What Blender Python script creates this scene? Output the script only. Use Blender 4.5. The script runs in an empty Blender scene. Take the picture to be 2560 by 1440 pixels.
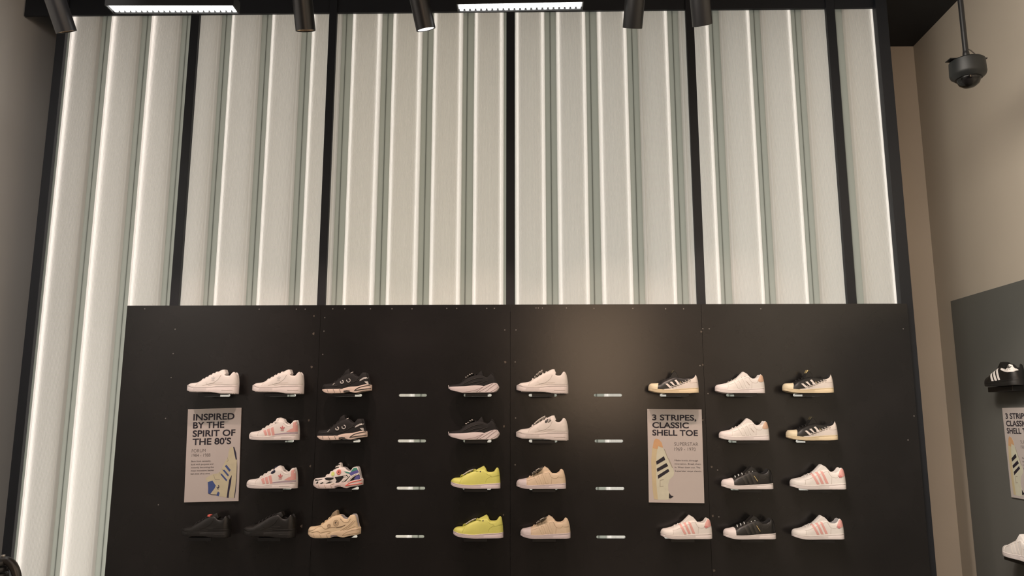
import bpy, bmesh, math, random
from mathutils import Vector, Matrix
from mathutils.geometry import delaunay_2d_cdt

random.seed(7)
sc = bpy.context.scene
COL = sc.collection
R = math.radians

# ---------------------------------------------------------------- camera
FPX = 1923.0                                   # focal length in pixels of the 2560-wide frame
CAM = Vector((0.0, 0.0, 1.5))
PITCH, YAW = R(9.6), R(1.04)
cam_data = bpy.data.cameras.new('camera')
cam_data.sensor_width = 36.0
cam_data.lens = FPX / 2560.0 * 36.0
cam_data.clip_start = 0.05
cam = bpy.data.objects.new('camera', cam_data)
COL.objects.link(cam)
cam.location = CAM
cam.rotation_euler = (R(90) + PITCH, 0, YAW)
sc.camera = cam
CAMROT = cam.rotation_euler.to_matrix()

# ---------------------------------------------------------------- world, view, general light
sc.view_settings.view_transform = 'Standard'
sc.view_settings.look = 'None'
sc.view_settings.gamma = 1.0
sc.view_settings.use_curve_mapping = False
sc.view_settings.exposure = 0.0
sc.cycles.use_denoising = True
sc.cycles.max_bounces = 6
sc.cycles.diffuse_bounces = 3
sc.cycles.sample_clamp_indirect = 4.0
world = bpy.data.worlds.new('world')
sc.world = world
world.use_nodes = True
world.node_tree.nodes['Background'].inputs[0].default_value = (1.0, 0.88, 0.76, 1)
world.node_tree.nodes['Background'].inputs[1].default_value = 0.10


def area_lamp(name, loc, rot, size, size_y, power, color, spread=180):
    d = bpy.data.lights.new(name, 'AREA')
    d.shape = 'RECTANGLE'
    d.size, d.size_y = size, size_y
    d.energy = power
    d.color = color
    d.spread = R(spread)
    o = bpy.data.objects.new(name, d)
    COL.objects.link(o)
    o.location = loc
    o.rotation_euler = rot
    return o


# the ceiling lighting of the shop floor behind and above the viewer
area_lamp('shop_lighting', (0.6, -0.6, 3.75), (R(10), 0, 0), 3.6, 2.2, 30, (1.0, 0.84, 0.745))
area_lamp('wall_washer', (0.5, 1.0, 3.75), (0, R(-60), 0), 1.3, 3.8, 185, (1.0, 0.91, 0.80), 145)  # added unseen fill lamp that brightens the right wall
# added lamp far behind the viewer for a warm reflection in the satin boards
area_lamp('entrance_light', (1.12, -2.9, 2.45), (R(90), 0, 0), 1.35, 1.9, 42, (1.0, 0.70, 0.46))
area_lamp('wall_washer', (-1.9, 1.6, 3.8), (0, R(50), 0), 0.3, 2.6, 84, (1.0, 0.94, 0.89), 150)  # unseen fill lamp, added to lift the left wall


# ---------------------------------------------------------------- pixel to place
def ray(px, py):
    return CAMROT @ Vector(((px - 1280) / FPX, -(py - 720) / FPX, -1.0))


def at(px, py, y):
    d = ray(px, py)
    return CAM + d * ((y - CAM.y) / d.y)


def hit(px, py, p0, n):
    d = ray(px, py)
    return CAM + d * ((p0 - CAM).dot(n) / d.dot(n))


YB = 4.30          # front of the black display boards
YP = 4.352         # front of the black posts
YG = 4.385          # front of the fluted glass

# ---------------------------------------------------------------- materials
MATS = {}


def mat(name, color, rough=0.5, metal=0.0, noise=0.0, nscale=40.0, bump=0.0, bscale=300.0, spec=0.5, emit=None, estr=0.0, coat=0.0, bdist=0.001):
    if name in MATS:
        return MATS[name]
    m = bpy.data.materials.new(name)
    m.use_nodes = True
    nt = m.node_tree
    b = nt.nodes['Principled BSDF']
    b.inputs['Base Color'].default_value = (*color, 1)
    b.inputs['Roughness'].default_value = rough
    b.inputs['Metallic'].default_value = metal
    b.inputs['Specular IOR Level'].default_value = spec
    b.inputs['Coat Weight'].default_value = coat
    if emit:
        b.inputs['Emission Color'].default_value = (*emit, 1)
        b.inputs['Emission Strength'].default_value = estr
    if noise or bump:
        tc = nt.nodes.new('ShaderNodeTexCoord')
    if noise:
        n = nt.nodes.new('ShaderNodeTexNoise')
        n.inputs['Scale'].default_value = nscale
        n.inputs['Detail'].default_value = 5
        nt.links.new(tc.outputs['Object'], n.inputs['Vector'])
        mx = nt.nodes.new('ShaderNodeMix')
        mx.data_type = 'RGBA'
        mx.inputs[6].default_value = (*[c * (1 - noise) for c in color], 1)
        mx.inputs[7].default_value = (*[min(1, c * (1 + noise)) for c in color], 1)
        nt.links.new(n.outputs['Fac'], mx.inputs[0])
        nt.links.new(mx.outputs[2], b.inputs['Base Color'])
    if bump:
        n2 = nt.nodes.new('ShaderNodeTexNoise')
        n2.inputs['Scale'].default_value = bscale
        n2.inputs['Detail'].default_value = 3
        nt.links.new(tc.outputs['Object'], n2.inputs['Vector'])
        bp = nt.nodes.new('ShaderNodeBump')
        bp.inputs['Strength'].default_value = bump
        bp.inputs['Distance'].default_value = bdist
        nt.links.new(n2.outputs['Fac'], bp.inputs['Height'])
        nt.links.new(bp.outputs['Normal'], b.inputs['Normal'])
    MATS[name] = m
    return m


def glow(name, color, strength):
    if name in MATS:
        return MATS[name]
    m = bpy.data.materials.new(name)
    m.use_nodes = True
    nt = m.node_tree
    nt.nodes.clear()
    e = nt.nodes.new('ShaderNodeEmission')
    e.inputs[0].default_value = (*color, 1)
    e.inputs[1].default_value = strength
    o = nt.nodes.new('ShaderNodeOutputMaterial')
    nt.links.new(e.outputs[0], o.inputs[0])
    if 'lens' in name:
        m.cycles.emission_sampling = 'NONE'
    MATS[name] = m
    return m


def frosted(name, tr_color, refl_color, mixf, gloss=0.015, rough=0.5):
    """Frosted glass: lets light through diffusely and scatters and shines a little."""
    if name in MATS:
        return MATS[name]
    m = bpy.data.materials.new(name)
    m.use_nodes = True
    nt = m.node_tree
    nt.nodes.clear()
    t = nt.nodes.new('ShaderNodeBsdfTranslucent')
    t.inputs[0].default_value = (*tr_color, 1)
    d = nt.nodes.new('ShaderNodeBsdfDiffuse')
    d.inputs[0].default_value = (*refl_color, 1)
    g = nt.nodes.new('ShaderNodeBsdfGlossy')
    g.inputs['Roughness'].default_value = rough
    a = nt.nodes.new('ShaderNodeMixShader')
    a.inputs[0].default_value = mixf
    b = nt.nodes.new('ShaderNodeMixShader')
    b.inputs[0].default_value = gloss
    o = nt.nodes.new('ShaderNodeOutputMaterial')
    nt.links.new(t.outputs[0], a.inputs[1])
    nt.links.new(d.outputs[0], a.inputs[2])
    nt.links.new(a.outputs[0], b.inputs[1])
    nt.links.new(g.outputs[0], b.inputs[2])
    nt.links.new(b.outputs[0], o.inputs[0])
    MATS[name] = m
    return m


def clear_glass(name, tint=(1, 1, 1)):
    if name in MATS:
        return MATS[name]
    m = bpy.data.materials.new(name)
    m.use_nodes = True
    nt = m.node_tree
    nt.nodes.clear()
    t = nt.nodes.new('ShaderNodeBsdfTransparent')
    t.inputs[0].default_value = (*tint, 1)
    g = nt.nodes.new('ShaderNodeBsdfGlossy')
    g.inputs['Roughness'].default_value = 0.12
    f = nt.nodes.new('ShaderNodeFresnel')
    x = nt.nodes.new('ShaderNodeMixShader')
    o = nt.nodes.new('ShaderNodeOutputMaterial')
    nt.links.new(f.outputs[0], x.inputs[0])
    nt.links.new(t.outputs[0], x.inputs[1])
    nt.links.new(g.outputs[0], x.inputs[2])
    nt.links.new(x.outputs[0], o.inputs[0])
    MATS[name] = m
    return m


M_WALL = mat('plaster_grey_beige', (0.44, 0.42, 0.395), 0.85, noise=0.04, nscale=3, bump=0.15, bscale=120)
M_WALLR = mat('plaster_beige', (0.52, 0.465, 0.39), 0.85, noise=0.04, nscale=3, bump=0.15, bscale=120)
M_CEIL = mat('ceiling_black', (0.012, 0.014, 0.018), 0.8, noise=0.2, nscale=5)
M_FLOOR = mat('floor_concrete', (0.20, 0.185, 0.17), 0.55, noise=0.25, nscale=6)
M_POST = mat('post_black', (0.0055, 0.0075, 0.012), 0.55, noise=0.1, nscale=20)
M_BOARD = mat('board_black', (0.0132, 0.0122, 0.0122), 0.22, noise=0.35, nscale=4.5, bump=0.12, bscale=40, spec=0.45)
M_BLACK = mat('black_metal', (0.008, 0.008, 0.009), 0.42, spec=0.5)
M_SPOT = mat('spot_black', (0.006, 0.006, 0.007), 0.4, spec=0.5)
M_GREYBOARD = mat('board_grey', (0.125, 0.13, 0.122), 0.6, noise=0.06, nscale=4)
M_GLASS = frosted('fluted_glass', (0.86, 0.835, 0.79), (0.62, 0.605, 0.57), 0.30)
M_STRIP = frosted('joint_glass', (0.745, 0.765, 0.725), (0.47, 0.485, 0.46), 0.28)
M_SEAL = frosted('seal_grey', (0.54, 0.56, 0.535), (0.3, 0.32, 0.31), 0.25)


# ---------------------------------------------------------------- mesh helpers
def link(name, me, material, parent=None):
    o = bpy.data.objects.new(name, me)
    COL.objects.link(o)
    if material is not None:
        if not me.materials:
            me.materials.append(material)
    if parent is not None:
        o.parent = parent
    return o


def obj(name, bm, material, parent=None, smooth=False, sharp=None):
    bmesh.ops.recalc_face_normals(bm, faces=bm.faces)
    me = bpy.data.meshes.new(name)
    bm.to_mesh(me)
    bm.free()
    if smooth:
        for p in me.polygons:
            p.use_smooth = True
        if sharp is not None:
            me.set_sharp_from_angle(angle=R(sharp))
    return link(name, me, material, parent)


def empty(name, loc, rot=(0, 0, 0)):
    o = bpy.data.objects.new(name, None)
    COL.objects.link(o)
    o.location = loc
    o.rotation_euler = rot
    o.empty_display_size = 0.05
    return o


def tag(o, label, cat, group=None):
    o['label'] = label
    o['category'] = cat
    if group:
        o['group'] = group
    return o


def struct(o):
    o['kind'] = 'structure'
    return o


def box(bm, x0, x1, y0, y1, z0, z1, bev=0.0):
    vs = [bm.verts.new((x, y, z)) for x in (x0, x1) for y in (y0, y1) for z in (z0, z1)]
    fs = [(0, 1, 3, 2), (4, 6, 7, 5), (0, 4, 5, 1), (2, 3, 7, 6), (0, 2, 6, 4), (1, 5, 7, 3)]
    faces = [bm.faces.new([vs[i] for i in f]) for f in fs]
    if bev > 0:
        es = list({e for f in faces for e in f.edges})
        bmesh.ops.bevel(bm, geom=es, offset=bev, segments=2, affect='EDGES', profile=0.5)
    return bm


def boxobj(name, x0, x1, y0, y1, z0, z1, material, parent=None, bev=0.0):
    return obj(name, box(bmesh.new(), x0, x1, y0, y1, z0, z1, bev), material, parent)


def frame_from(axis):
    a = axis.normalized()
    t = Vector((0, 0, 1)) if abs(a.z) < 0.9 else Vector((1, 0, 0))
    u = a.cross(t).normalized()
    return u, a.cross(u).normalized()


def tube(bm, pts, r, n=10, caps=True):
    """A tube through pts; r is one radius or one per point."""
    pts = [Vector(p) for p in pts]
    rs = r if isinstance(r, (list, tuple)) else [r] * len(pts)
    rings = []
    u = None
    for i, p in enumerate(pts):
        a = (pts[min(i + 1, len(pts) - 1)] - pts[max(i - 1, 0)]).normalized()
        if u is None:
            u, v = frame_from(a)
        else:
            u = (u - a * u.dot(a)).normalized()
            v = a.cross(u).normalized()
        rings.append([bm.verts.new(p + (u * math.cos(2 * math.pi * k / n) + v * math.sin(2 * math.pi * k / n)) * rs[i]) for k in range(n)])
    for a, b in zip(rings, rings[1:]):
        for k in range(n):
            bm.faces.new((a[k], a[(k + 1) % n], b[(k + 1) % n], b[k]))
    if caps:
        bm.faces.new(rings[0][::-1])
        bm.faces.new(rings[-1])
    return bm


def lathe(bm, prof, n=28, mtx=None):
    """prof: list of (radius, z)."""
    rings = []
    for r, z in prof:
        if r < 1e-6:
            rings.append([bm.verts.new((0, 0, z))])
        else:
            rings.append([bm.verts.new((r * math.cos(2 * math.pi * k / n), r * math.sin(2 * math.pi * k / n), z)) for k in range(n)])
    for a, b in zip(rings, rings[1:]):
        for k in range(n):
            f = [a[k % len(a)], a[(k + 1) % len(a)], b[(k + 1) % len(b)], b[k % len(b)]]
            f = list(dict.fromkeys(f))
            if len(f) > 2:
                bm.faces.new(f)
    if mtx is not None:
        bmesh.ops.transform(bm, matrix=mtx, verts=bm.verts)
    return bm


def prism(bm, loops, y0, y1):
    """Extrude a polygon with holes, loops of (x, z), between two depths y0 (front) and y1."""
    edges = []
    rings = []
    for lp in loops:
        vs = [bm.verts.new((x, y0, z)) for x, z in lp]
        es = [bm.edges.new((vs[i], vs[(i + 1) % len(vs)])) for i in range(len(vs))]
        edges += es
        rings.append(vs)
    bmesh.ops.triangle_fill(bm, use_beauty=True, use_dissolve=False, edges=edges)
    front = list(bm.faces)
    back = {}
    for vs in rings:
        for v in vs:
            back[v] = bm.verts.new((v.co.x, y1, v.co.z))
    for f in front:
        bm.faces.new([back[v] for v in reversed(f.verts)])
    for vs in rings:
        for i in range(len(vs)):
            a, b = vs[i], vs[(i + 1) % len(vs)]
            bm.faces.new((a, b, back[b], back[a]))
    return bm


def interp(tab, x):
    """Smooth monotone-ish interpolation through a table of (x, value)."""
    if x <= tab[0][0]:
        return tab[0][1]
    if x >= tab[-1][0]:
        return tab[-1][1]
    for i in range(len(tab) - 1):
        if tab[i][0] <= x <= tab[i + 1][0]:
            break
    x0, y0 = tab[i]
    x1, y1 = tab[i + 1]
    h = x1 - x0
    t = (x - x0) / h
    s = (y1 - y0) / h
    sm = (y0 - tab[i - 1][1]) / (x0 - tab[i - 1][0]) if i > 0 else s
    sp = (tab[i + 2][1] - y1) / (tab[i + 2][0] - x1) if i + 2 < len(tab) else s
    m0 = 0 if sm * s <= 0 else 2 * sm * s / (sm + s)
    m1 = 0 if sp * s <= 0 else 2 * sp * s / (sp + s)
    t2, t3 = t * t, t * t * t
    return (2 * t3 - 3 * t2 + 1) * y0 + (t3 - 2 * t2 + t) * h * m0 + (-2 * t3 + 3 * t2) * y1 + (t3 - t2) * h * m1


# ================================================================= THE ROOM
Z_CEIL = at(124, 26, 4.62).z
X_LEFT = at(116, 124, 4.62).x
CR = at(2283, 116, 4.62)                       # find the depth of the alcove corner from the ceiling height
d = ray(2283, 116)
CR = CAM + d * ((Z_CEIL - CAM.z) / d.z)        # right back corner, at the ceiling
Y_REAR = CR.y
WR_ANG = R(2.1)
WR_DIR = Vector((-math.sin(WR_ANG), -math.cos(WR_ANG), 0))   # along the right wall towards the viewer
WR_N = Vector((-math.cos(WR_ANG), math.sin(WR_ANG), 0))      # out of the right wall into the room
WR_P = Vector((CR.x, CR.y, 0))
Y_END = -3.2
X_FR = at(2222, 116, YP).x                     # right edge of the black frame

struct(boxobj('floor', X_LEFT - 0.3, CR.x + 0.5, Y_END, Y_REAR + 0.2, -0.1, 0.0, M_FLOOR))
struct(boxobj('ceiling', X_LEFT - 0.3, CR.x + 0.5, Y_END, Y_REAR + 0.2, Z_CEIL, Z_CEIL + 0.1, M_CEIL))
struct(boxobj('wall_left', X_LEFT - 0.12, X_LEFT, Y_END, Y_REAR + 0.2, 0, Z_CEIL, M_WALL))
struct(boxobj('wall_back', X_LEFT, CR.x + 0.12, Y_REAR, Y_REAR + 0.12, 0, Z_CEIL, mat('plaster_tan', (0.64, 0.56, 0.47), 0.85, noise=0.04, nscale=3, bump=0.15, bscale=120)))
bm = bmesh.new()
Lw = Y_REAR - Y_END
box(bm, 0, Lw, 0, 0.12, 0, Z_CEIL)
wr = obj('wall_right', bm, M_WALLR)
struct(wr)
wr.location = WR_P
wr.rotation_euler = (0, 0, math.atan2(WR_DIR.y, WR_DIR.x))


def on_right(px, py, off):
    """A pixel on the plane that stands off the right wall by off; returns the point."""
    return hit(px, py, WR_P + WR_N * off, WR_N)


# ================================================================= LUMINOUS GLASS WALL
Z_HEAD = at(1240, 28, YP + 0.012).z
Z_TOP = Z_HEAD + 0.10
starts = [103, 213, 321, 430, 540, 647, 755, 860, 970, 1077, 1181, 1287, 1395, 1502, 1611, 1718, 1829, 1937, 2050, 2163]
xs = [at(s, 740, YG).x for s in starts]
PITCHX = (xs[-1] - xs[0]) / (len(xs) - 1)
X0 = sum(x - i * PITCHX for i, x in enumerate(xs)) / len(xs)
PW = PITCHX * 0.715                             # width of a fluted face
X_GL = at(95, 740, YG).x - 0.004
X_GR = at(2247, 740, YG).x + 0.02
NORD = ['first', 'second', 'third', 'fourth', 'fifth', 'sixth', 'seventh', 'eighth', 'ninth', 'tenth', 'eleventh', 'twelfth', 'thirteenth',
        'fourteenth', 'fifteenth', 'sixteenth', 'seventeenth', 'eighteenth', 'nineteenth', 'twentieth']


def rib_glass(m):
    nt = m.node_tree
    t = next(n for n in nt.nodes if n.type == 'BSDF_TRANSLUCENT')
    tc = nt.nodes.new('ShaderNodeTexCoord')
    sx = nt.nodes.new('ShaderNodeSeparateXYZ')
    nt.links.new(tc.outputs['Object'], sx.inputs[0])
    a = nt.nodes.new('ShaderNodeMath')
    a.operation = 'MULTIPLY_ADD'
    k = 2 * math.pi * 22 / (PW - 0.024)
    a.inputs[1].default_value = k
    a.inputs[2].default_value = -0.012 * k + math.pi / 2
    nt.links.new(sx.outputs[0], a.inputs[0])
    b = nt.nodes.new('ShaderNodeMath')
    b.operation = 'SINE'
    nt.links.new(a.outputs[0], b.inputs[0])
    r = nt.nodes.new('ShaderNodeMapRange')
    r.inputs[1].default_value = -1
    r.inputs[2].default_value = 1
    nt.links.new(b.outputs[0], r.inputs[0])
    mx = nt.nodes.new('ShaderNodeMix')
    mx.data_type = 'RGBA'
    c = t.inputs[0].default_value
    mx.inputs[6].default_value = (c[0] * 0.93, c[1] * 0.93, c[2] * 0.93, 1)
    mx.inputs[7].default_value = (min(1, c[0] * 1.08), c[1] * 1.08, c[2] * 1.08, 1)
    nt.links.new(r.outputs[0], mx.inputs[0])
    nt.links.new(mx.outputs[2], t.inputs[0])


rib_glass(M_GLASS)


def plank_mesh():
    """U-shaped glass plank: fluted face with rounded corners and two flanges going back."""
    n_fl = 22
    pts = []
    rc, dep = 0.012, 0.045
    flat = PW - 2 * rc
    for k in range(2):
        pts.append((0.0, dep if k == 0 else rc))
    for k in range(1, 6):
        a = math.pi / 2 * k / 6
        pts.append((rc - rc * math.cos(a), rc - rc * math.sin(a)))
    steps = n_fl * 6
    for k in range(steps + 1):
        t = k / steps
        pts.append((rc + flat * t, 0.0016 * (0.5 - 0.5 * math.cos(2 * math.pi * n_fl * t))))
    for k in range(1, 6):
        a = math.pi / 2 * k / 6
        pts.append((PW - rc + rc * math.sin(a), rc - rc * math.cos(a)))
    pts.append((PW, rc))
    pts.append((PW, dep))
    bm = bmesh.new()
    lo = [bm.verts.new((x, y, 0)) for x, y in pts]
    hi = [bm.verts.new((x, y, Z_TOP)) for x, y in pts]
    for i in range(len(pts) - 1):
        bm.faces.new((lo[i], lo[i + 1], hi[i + 1], hi[i]))
    me = bpy.data.meshes.new('fluted_face')
    bm.to_mesh(me)
    bm.free()
    for p in me.polygons:
        p.use_smooth = True
    me.materials.append(M_GLASS)
    return me


def slab_mesh(name, w, t, h, material):
    bm = box(bmesh.new(), 0, w, 0, t, 0, h)
    bmesh.ops.recalc_face_normals(bm, faces=bm.faces)
    me = bpy.data.meshes.new(name)
    bm.to_mesh(me)
    bm.free()
    me.materials.append(material)
    return me


PLANK = plank_mesh()
GW = PITCHX - PW
STRIP = slab_mesh('joint_strip', GW - 0.002, 0.004, Z_TOP, M_STRIP)
SW = 0.0045
STRIPA = {q: slab_mesh('joint_strip', GW * q - 0.001, 0.004, Z_TOP, M_STRIP) for q in (0.36, 0.45)}
STRIPB = {q: slab_mesh('joint_strip', GW * (1 - q) - SW - 0.001, 0.004, Z_TOP, M_STRIP) for q in (0.36, 0.45)}
SEAL = slab_mesh('seal', SW, 0.006, Z_TOP, M_SEAL)
for i in range(20):
    x = X0 + i * PITCHX
    r = empty('glass_plank', (x, YG, 0))
    w = NORD[i] if i < 19 else 'last'
    tag(r, f'backlit fluted glass plank of the light wall, {w} counted from the left wall', 'glass plank', 'fluted glass planks of the light wall')
    link('fluted_face', PLANK, None, r)
    if i == 19:
        continue
    q = 0.36 if i % 3 == 0 else 0.45
    s = link('joint_strip', STRIPA[q], None, r)
    s.location = (PW + 0.001, 0.034, 0)
    s['label'] = 'greenish recessed joint strip'
    a = link('seal', SEAL, None, s)
    a.location = (GW * q - 0.001, -0.001, 0)
    a['label'] = 'darker seal line between the joint strips'
    s = link('joint_strip', STRIPB[q], None, r)
    s.location = (PW + GW * q + SW, 0.034, 0)
    s['label'] = 'greenish recessed joint strip'
# the strip left of the first plank
s = link('glass_strip', slab_mesh('glass_strip', X0 - X_GL + 0.024, 0.004, Z_TOP, M_STRIP), None)
s.location = (X_GL - 0.026, YG + 0.034, 0)
tag(s, 'narrow grey glass joint strip between the left end post and first plank', 'glass strip')

# light box behind the glass: back board, LED sheets, and added glow strips that brighten the plank edges
Y_BOX = YG + 0.40
struct(boxobj('trim_1', X_GL - 0.03, X_GR + 0.03, Y_BOX + 0.012, Y_BOX + 0.03, 0, Z_CEIL, mat('box_white', (0.8, 0.8, 0.78), 0.8)))
struct(boxobj('trim_2', X_GL - 0.045, X_GL - 0.03, YG, Y_BOX + 0.03, 0, Z_CEIL, M_POST))
struct(boxobj('trim_3', X_GR + 0.03, X_GR + 0.045, YG, Y_BOX + 0.03, 0, Z_CEIL, mat('box_white', (0.8, 0.8, 0.78), 0.8)))
bay_px = [(60, 436), (436, 803), (803, 1276), (1276, 1754), (1754, 2130), (2130, 2260)]
bay_col = [(1.0, 0.95, 0.87), (1.0, 0.95, 0.87), (1.0, 0.93, 0.80), (0.985, 0.955, 0.875), (0.98, 0.96, 0.89), (1.0, 0.955, 0.88)]
row_str = [1.17, 1.10, 0.92, 0.77, 0.68, 0.61]  # stronger low, weaker high: the vertical glow gradient is put in here
NR = len(row_str)
for j, ((a, b), c) in enumerate(zip(bay_px, bay_col)):
    xa, xb = at(a, 740, YG).x, at(b, 740, YG).x
    for k, stg in enumerate(row_str):
        z0, z1 = Z_TOP * k / NR, Z_TOP * (k + 1) / NR
        m = glow(f'led_sheet_{j}_{k}', c, stg * 1.15)
        o = boxobj('led_sheet', xa + 0.004, xb - 0.004, Y_BOX, Y_BOX + 0.01, z0 + 0.004, z1 - 0.004, mat('box_white', (0.8, 0.8, 0.78), 0.8))
        o.data.materials.append(m)
        for pg in o.data.polygons:
            pg.material_index = 1 if pg.normal.y < -0.9 else 0
        tag(o, 'glowing LED sheet hidden behind the fluted glass planks', 'led sheet', 'LED sheets behind the glass')
LED = slab_mesh('led_strip', 0.005, 0.003, Z_TOP - 0.06, glow('led_strip_white', (1.0, 0.95, 0.90), 2.9))  # unseen added strips, standing in for the bright refracting plank edges
EDGE_WIDE = slab_mesh('led_strip_wide', 0.018, 0.003, Z_TOP - 0.06, glow('led_strip_soft', (1.0, 0.92, 0.87), 2.4))
for i in range(20):
    cx = X0 + i * PITCHX + PW / 2
    sides = (0,) if cx < -1.15 else ((0, 1) if cx < 0.75 else (1,))
    for s_ in sides:
        o = link('led_strip', EDGE_WIDE if i < 3 else LED, None)
        o.location = (X0 + i * PITCHX + (0.011 if s_ == 0 else PW - 0.017), YG + (0.012 if i < 3 else 0.006), 0.02)
        tag(o, 'thin glowing LED strip in the corner behind a fluted plank', 'led strip', 'LED strips behind the glass')

# black header over the glass and the black posts in front of it
Xl_post = at(72, 740, YP).x
struct(boxobj('trim_4', X_LEFT + 0.01, X_FR, YP + 0.012, YG - 0.004, Z_HEAD, Z_CEIL, M_POST))
posts = [
    ('black end post of the light wall beside the left wall', 72, 95),
    ('black post between the third and fourth glass planks', 425, 447),
    ('black post crossing the seventh glass plank', 793, 813),
    ('black central post of the light wall, above the white-tagged platform sneakers', 1265, 1287),
    ('black post crossing the sixteenth glass plank', 1743, 1764),
    ('black post crossing the nineteenth glass plank', 2118, 2141),
]
labels_post = ['black end post of the light wall, standing by the left wall',
               'black post of the light wall, second counted from the left wall',
               'black post of the light wall, third counted from the left wall',
               'black middle post of the light wall, above the centre seam of the boards',
               'black post of the light wall, fifth counted from the left wall',
               'black post of the light wall, sixth counted from the left wall']
for (lb0, a, b), lb in zip(posts, labels_post):
    xa, xb = at(a, 740, YP).x, at(b, 740, YP).x
    o = boxobj('metal_post', xa, xb, YP, YG - 0.006, 0, Z_CEIL - 0.002, M_POST, bev=0.0015)
    tag(o, lb, 'post', 'black posts of the light wall')
xa = at(2247, 740, YP).x
o = boxobj('metal_post', xa, X_FR, YP - 0.02, YG - 0.006, 0, Z_CEIL - 0.002, M_POST, bev=0.0015)
tag(o, 'black wide end post of the light wall, beside the beige alcove on the right', 'post', 'black posts of the light wall')

# ================================================================= BLACK DISPLAY BOARDS WITH SLOTS
Z_BT = at(1280, 761.5, YB).z
XB = [at(318, 763, YB).x, at(793, 990, YB).x, at(1275.5, 990, YB).x, at(1762, 990, YB).x, at(2268, 761, YB).x]
XB[4] = min(XB[4], X_FR - 0.005)
COLX = {c: at(px, 988, YB).x for c, px in enumerate([541, 705, 870, 1032, 1194, 1357, 1520, 1685, 1851, 2018])}
ROWZ = [at(1280, y, YB).z for y in (988, 1102.5, 1221, 1342)]
SLOT_W, SLOT_H = 0.156, 0.0155
slot_cells = [(c, r) for c in range(10) for r in range(4) if not (c in (0, 7) and r in (1, 2))]


def stadium(cx, cz, w, h, n=6):
    r = h / 2
    pts = []
    for k in range(n + 1):
        a = -math.pi / 2 + math.pi * k / n
        pts.append((cx + w / 2 - r + r * math.cos(a), cz + r * math.sin(a)))
    for k in range(n + 1):
        a = math.pi / 2 + math.pi * k / n
        pts.append((cx - w / 2 + r + r * math.cos(a), cz + r * math.sin(a)))
    return pts


board_lb = ['black slotted display board left of the other three, under the second light wall post',
            'black slotted display board with the yellow sneakers, left of the centre seam',
            'black slotted display board just right of the centre seam, with the shell toe poster',
            'black slotted display board at the right end, by the beige alcove']
boards = []
disc = lathe(bmesh.new(), [(0, -0.0012), (0.0032, -0.0012), (0.0036, 0), (0.0036, 0.003)], 10, Matrix.Rotation(R(-90), 4, 'X'))
me_nail = bpy.data.meshes.new('nail_head')
disc.to_mesh(me_nail)
disc.free()
me_nail.materials.append(mat('nail_steel', (0.24, 0.23, 0.22), 0.4, 0.6))
nails = [(362, 772), (648, 773), (741, 773), (763, 773), (832, 772), (862, 772), (926, 772), (980, 772), (1030, 772), (1117, 771), (1142, 771), (1217, 771), (1236, 771),
         (1340, 770), (1346, 770), (1356, 770), (1416, 770), (1485, 771), (1582, 771), (1664, 772), (1709, 772), (1902, 772), (438, 823), (433, 884), (428, 944), (812, 794), (810, 828), (807, 886),
         (1262, 825), (1290, 825), (1288, 905), (1289, 1045), (1288, 1162), (1757, 822), (1773, 822), (1750, 914), (1770, 984), (1797, 1292), (1794, 1175), (414, 1046), (396, 1262), (2258, 822), (2270, 1100), (2285, 1040)]
chips = [(785, 790, 5), (784, 834, 6), (779, 917, 6), (772, 1051, 6), (776, 1165, 5), (1263, 905, 6), (1260, 1066, 6), (1259, 1287, 4), (1753, 829, 5), (1757, 912, 5), (1757, 1050, 5), (1779, 1167, 5), (1782, 1290, 6), (754, 1315, 6), (1785, 1426, 6)]
me_chip = []
for v in range(3):
    bm = bmesh.new()
    n = 11
    loop = []
    for k in range(n):
        a = 2 * math.pi * k / n
        q = 0.007 * random.uniform(0.55, 1.15)
        loop.append((q * math.cos(a), 1.25 * q * math.sin(a)))
    prism(bm, [loop], -0.0007, 0.0002)
    me = bpy.data.meshes.new('paint_chip')
    bmesh.ops.recalc_face_normals(bm, faces=bm.faces)
    bm.to_mesh(me)
    bm.free()
    me.materials.append(mat('chip_tan', (0.10, 0.083, 0.066), 0.7, noise=0.4, nscale=60))
    me_chip.append(me)
for k in range(4):
    x0, x1 = XB[k] + 0.0008, XB[k + 1] - 0.0008
    loops = [[(x0, 0.03), (x1, 0.03), (x1, Z_BT), (x0, Z_BT)]]
    for c, r in slot_cells:
        if x0 < COLX[c] < x1:
            loops.append(stadium(COLX[c], ROWZ[r], SLOT_W, SLOT_H))
    root = empty('display_board', ((x0 + x1) / 2, YB, 0))
    tag(root, board_lb[k], 'display board', 'black slotted display boards')
    bm = prism(bmesh.new(), loops, YB, YB + 0.018)
    p = obj('panel', bm, M_BOARD, root)
    p.matrix_parent_inverse = Matrix.Translation(-root.location)
    boards.append(root)


def board_of(x):
    for k in range(4):
        if XB[k] <= x <= XB[k + 1]:
            return boards[k]
    return boards[0] if x < XB[0] else boards[3]


for px, py in nails:
    p = at(px, py, YB)
    if p.x > XB[4] - 0.01 or p.x < XB[0] + 0.01:
        continue
    b = board_of(p.x)
    o = link('nail_head', me_nail, None, b)
    o.location = Vector((p.x, YB, p.z)) - b.location
for q, (px, py, s_) in enumerate(chips):
    p = at(px, py, YB)
    b = board_of(p.x)
    o = link('paint_chip', me_chip[q % 3], None, b)
    o.location = Vector((p.x, YB, p.z)) - b.location
    o.scale = (s_ / 6, 1, s_ / 6)
    o['label'] = 'tan chip in the black paint'

# ================================================================= SHOES
UW = [(0, 0.0), (0.2, 0.0), (0.28, 0.055), (0.45, 0.065), (0.62, 0.078), (0.7, 0.098), (0.8, 0.104), (0.9, 0.085), (0.96, 0.045), (1.0, 0.0)]
HW = [(0, 0.165), (0.12, 0.172), (0.28, 0.184), (0.4, 0.178), (0.6, 0.15), (0.85, 0.148), (1.0, 0.14)]

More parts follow.
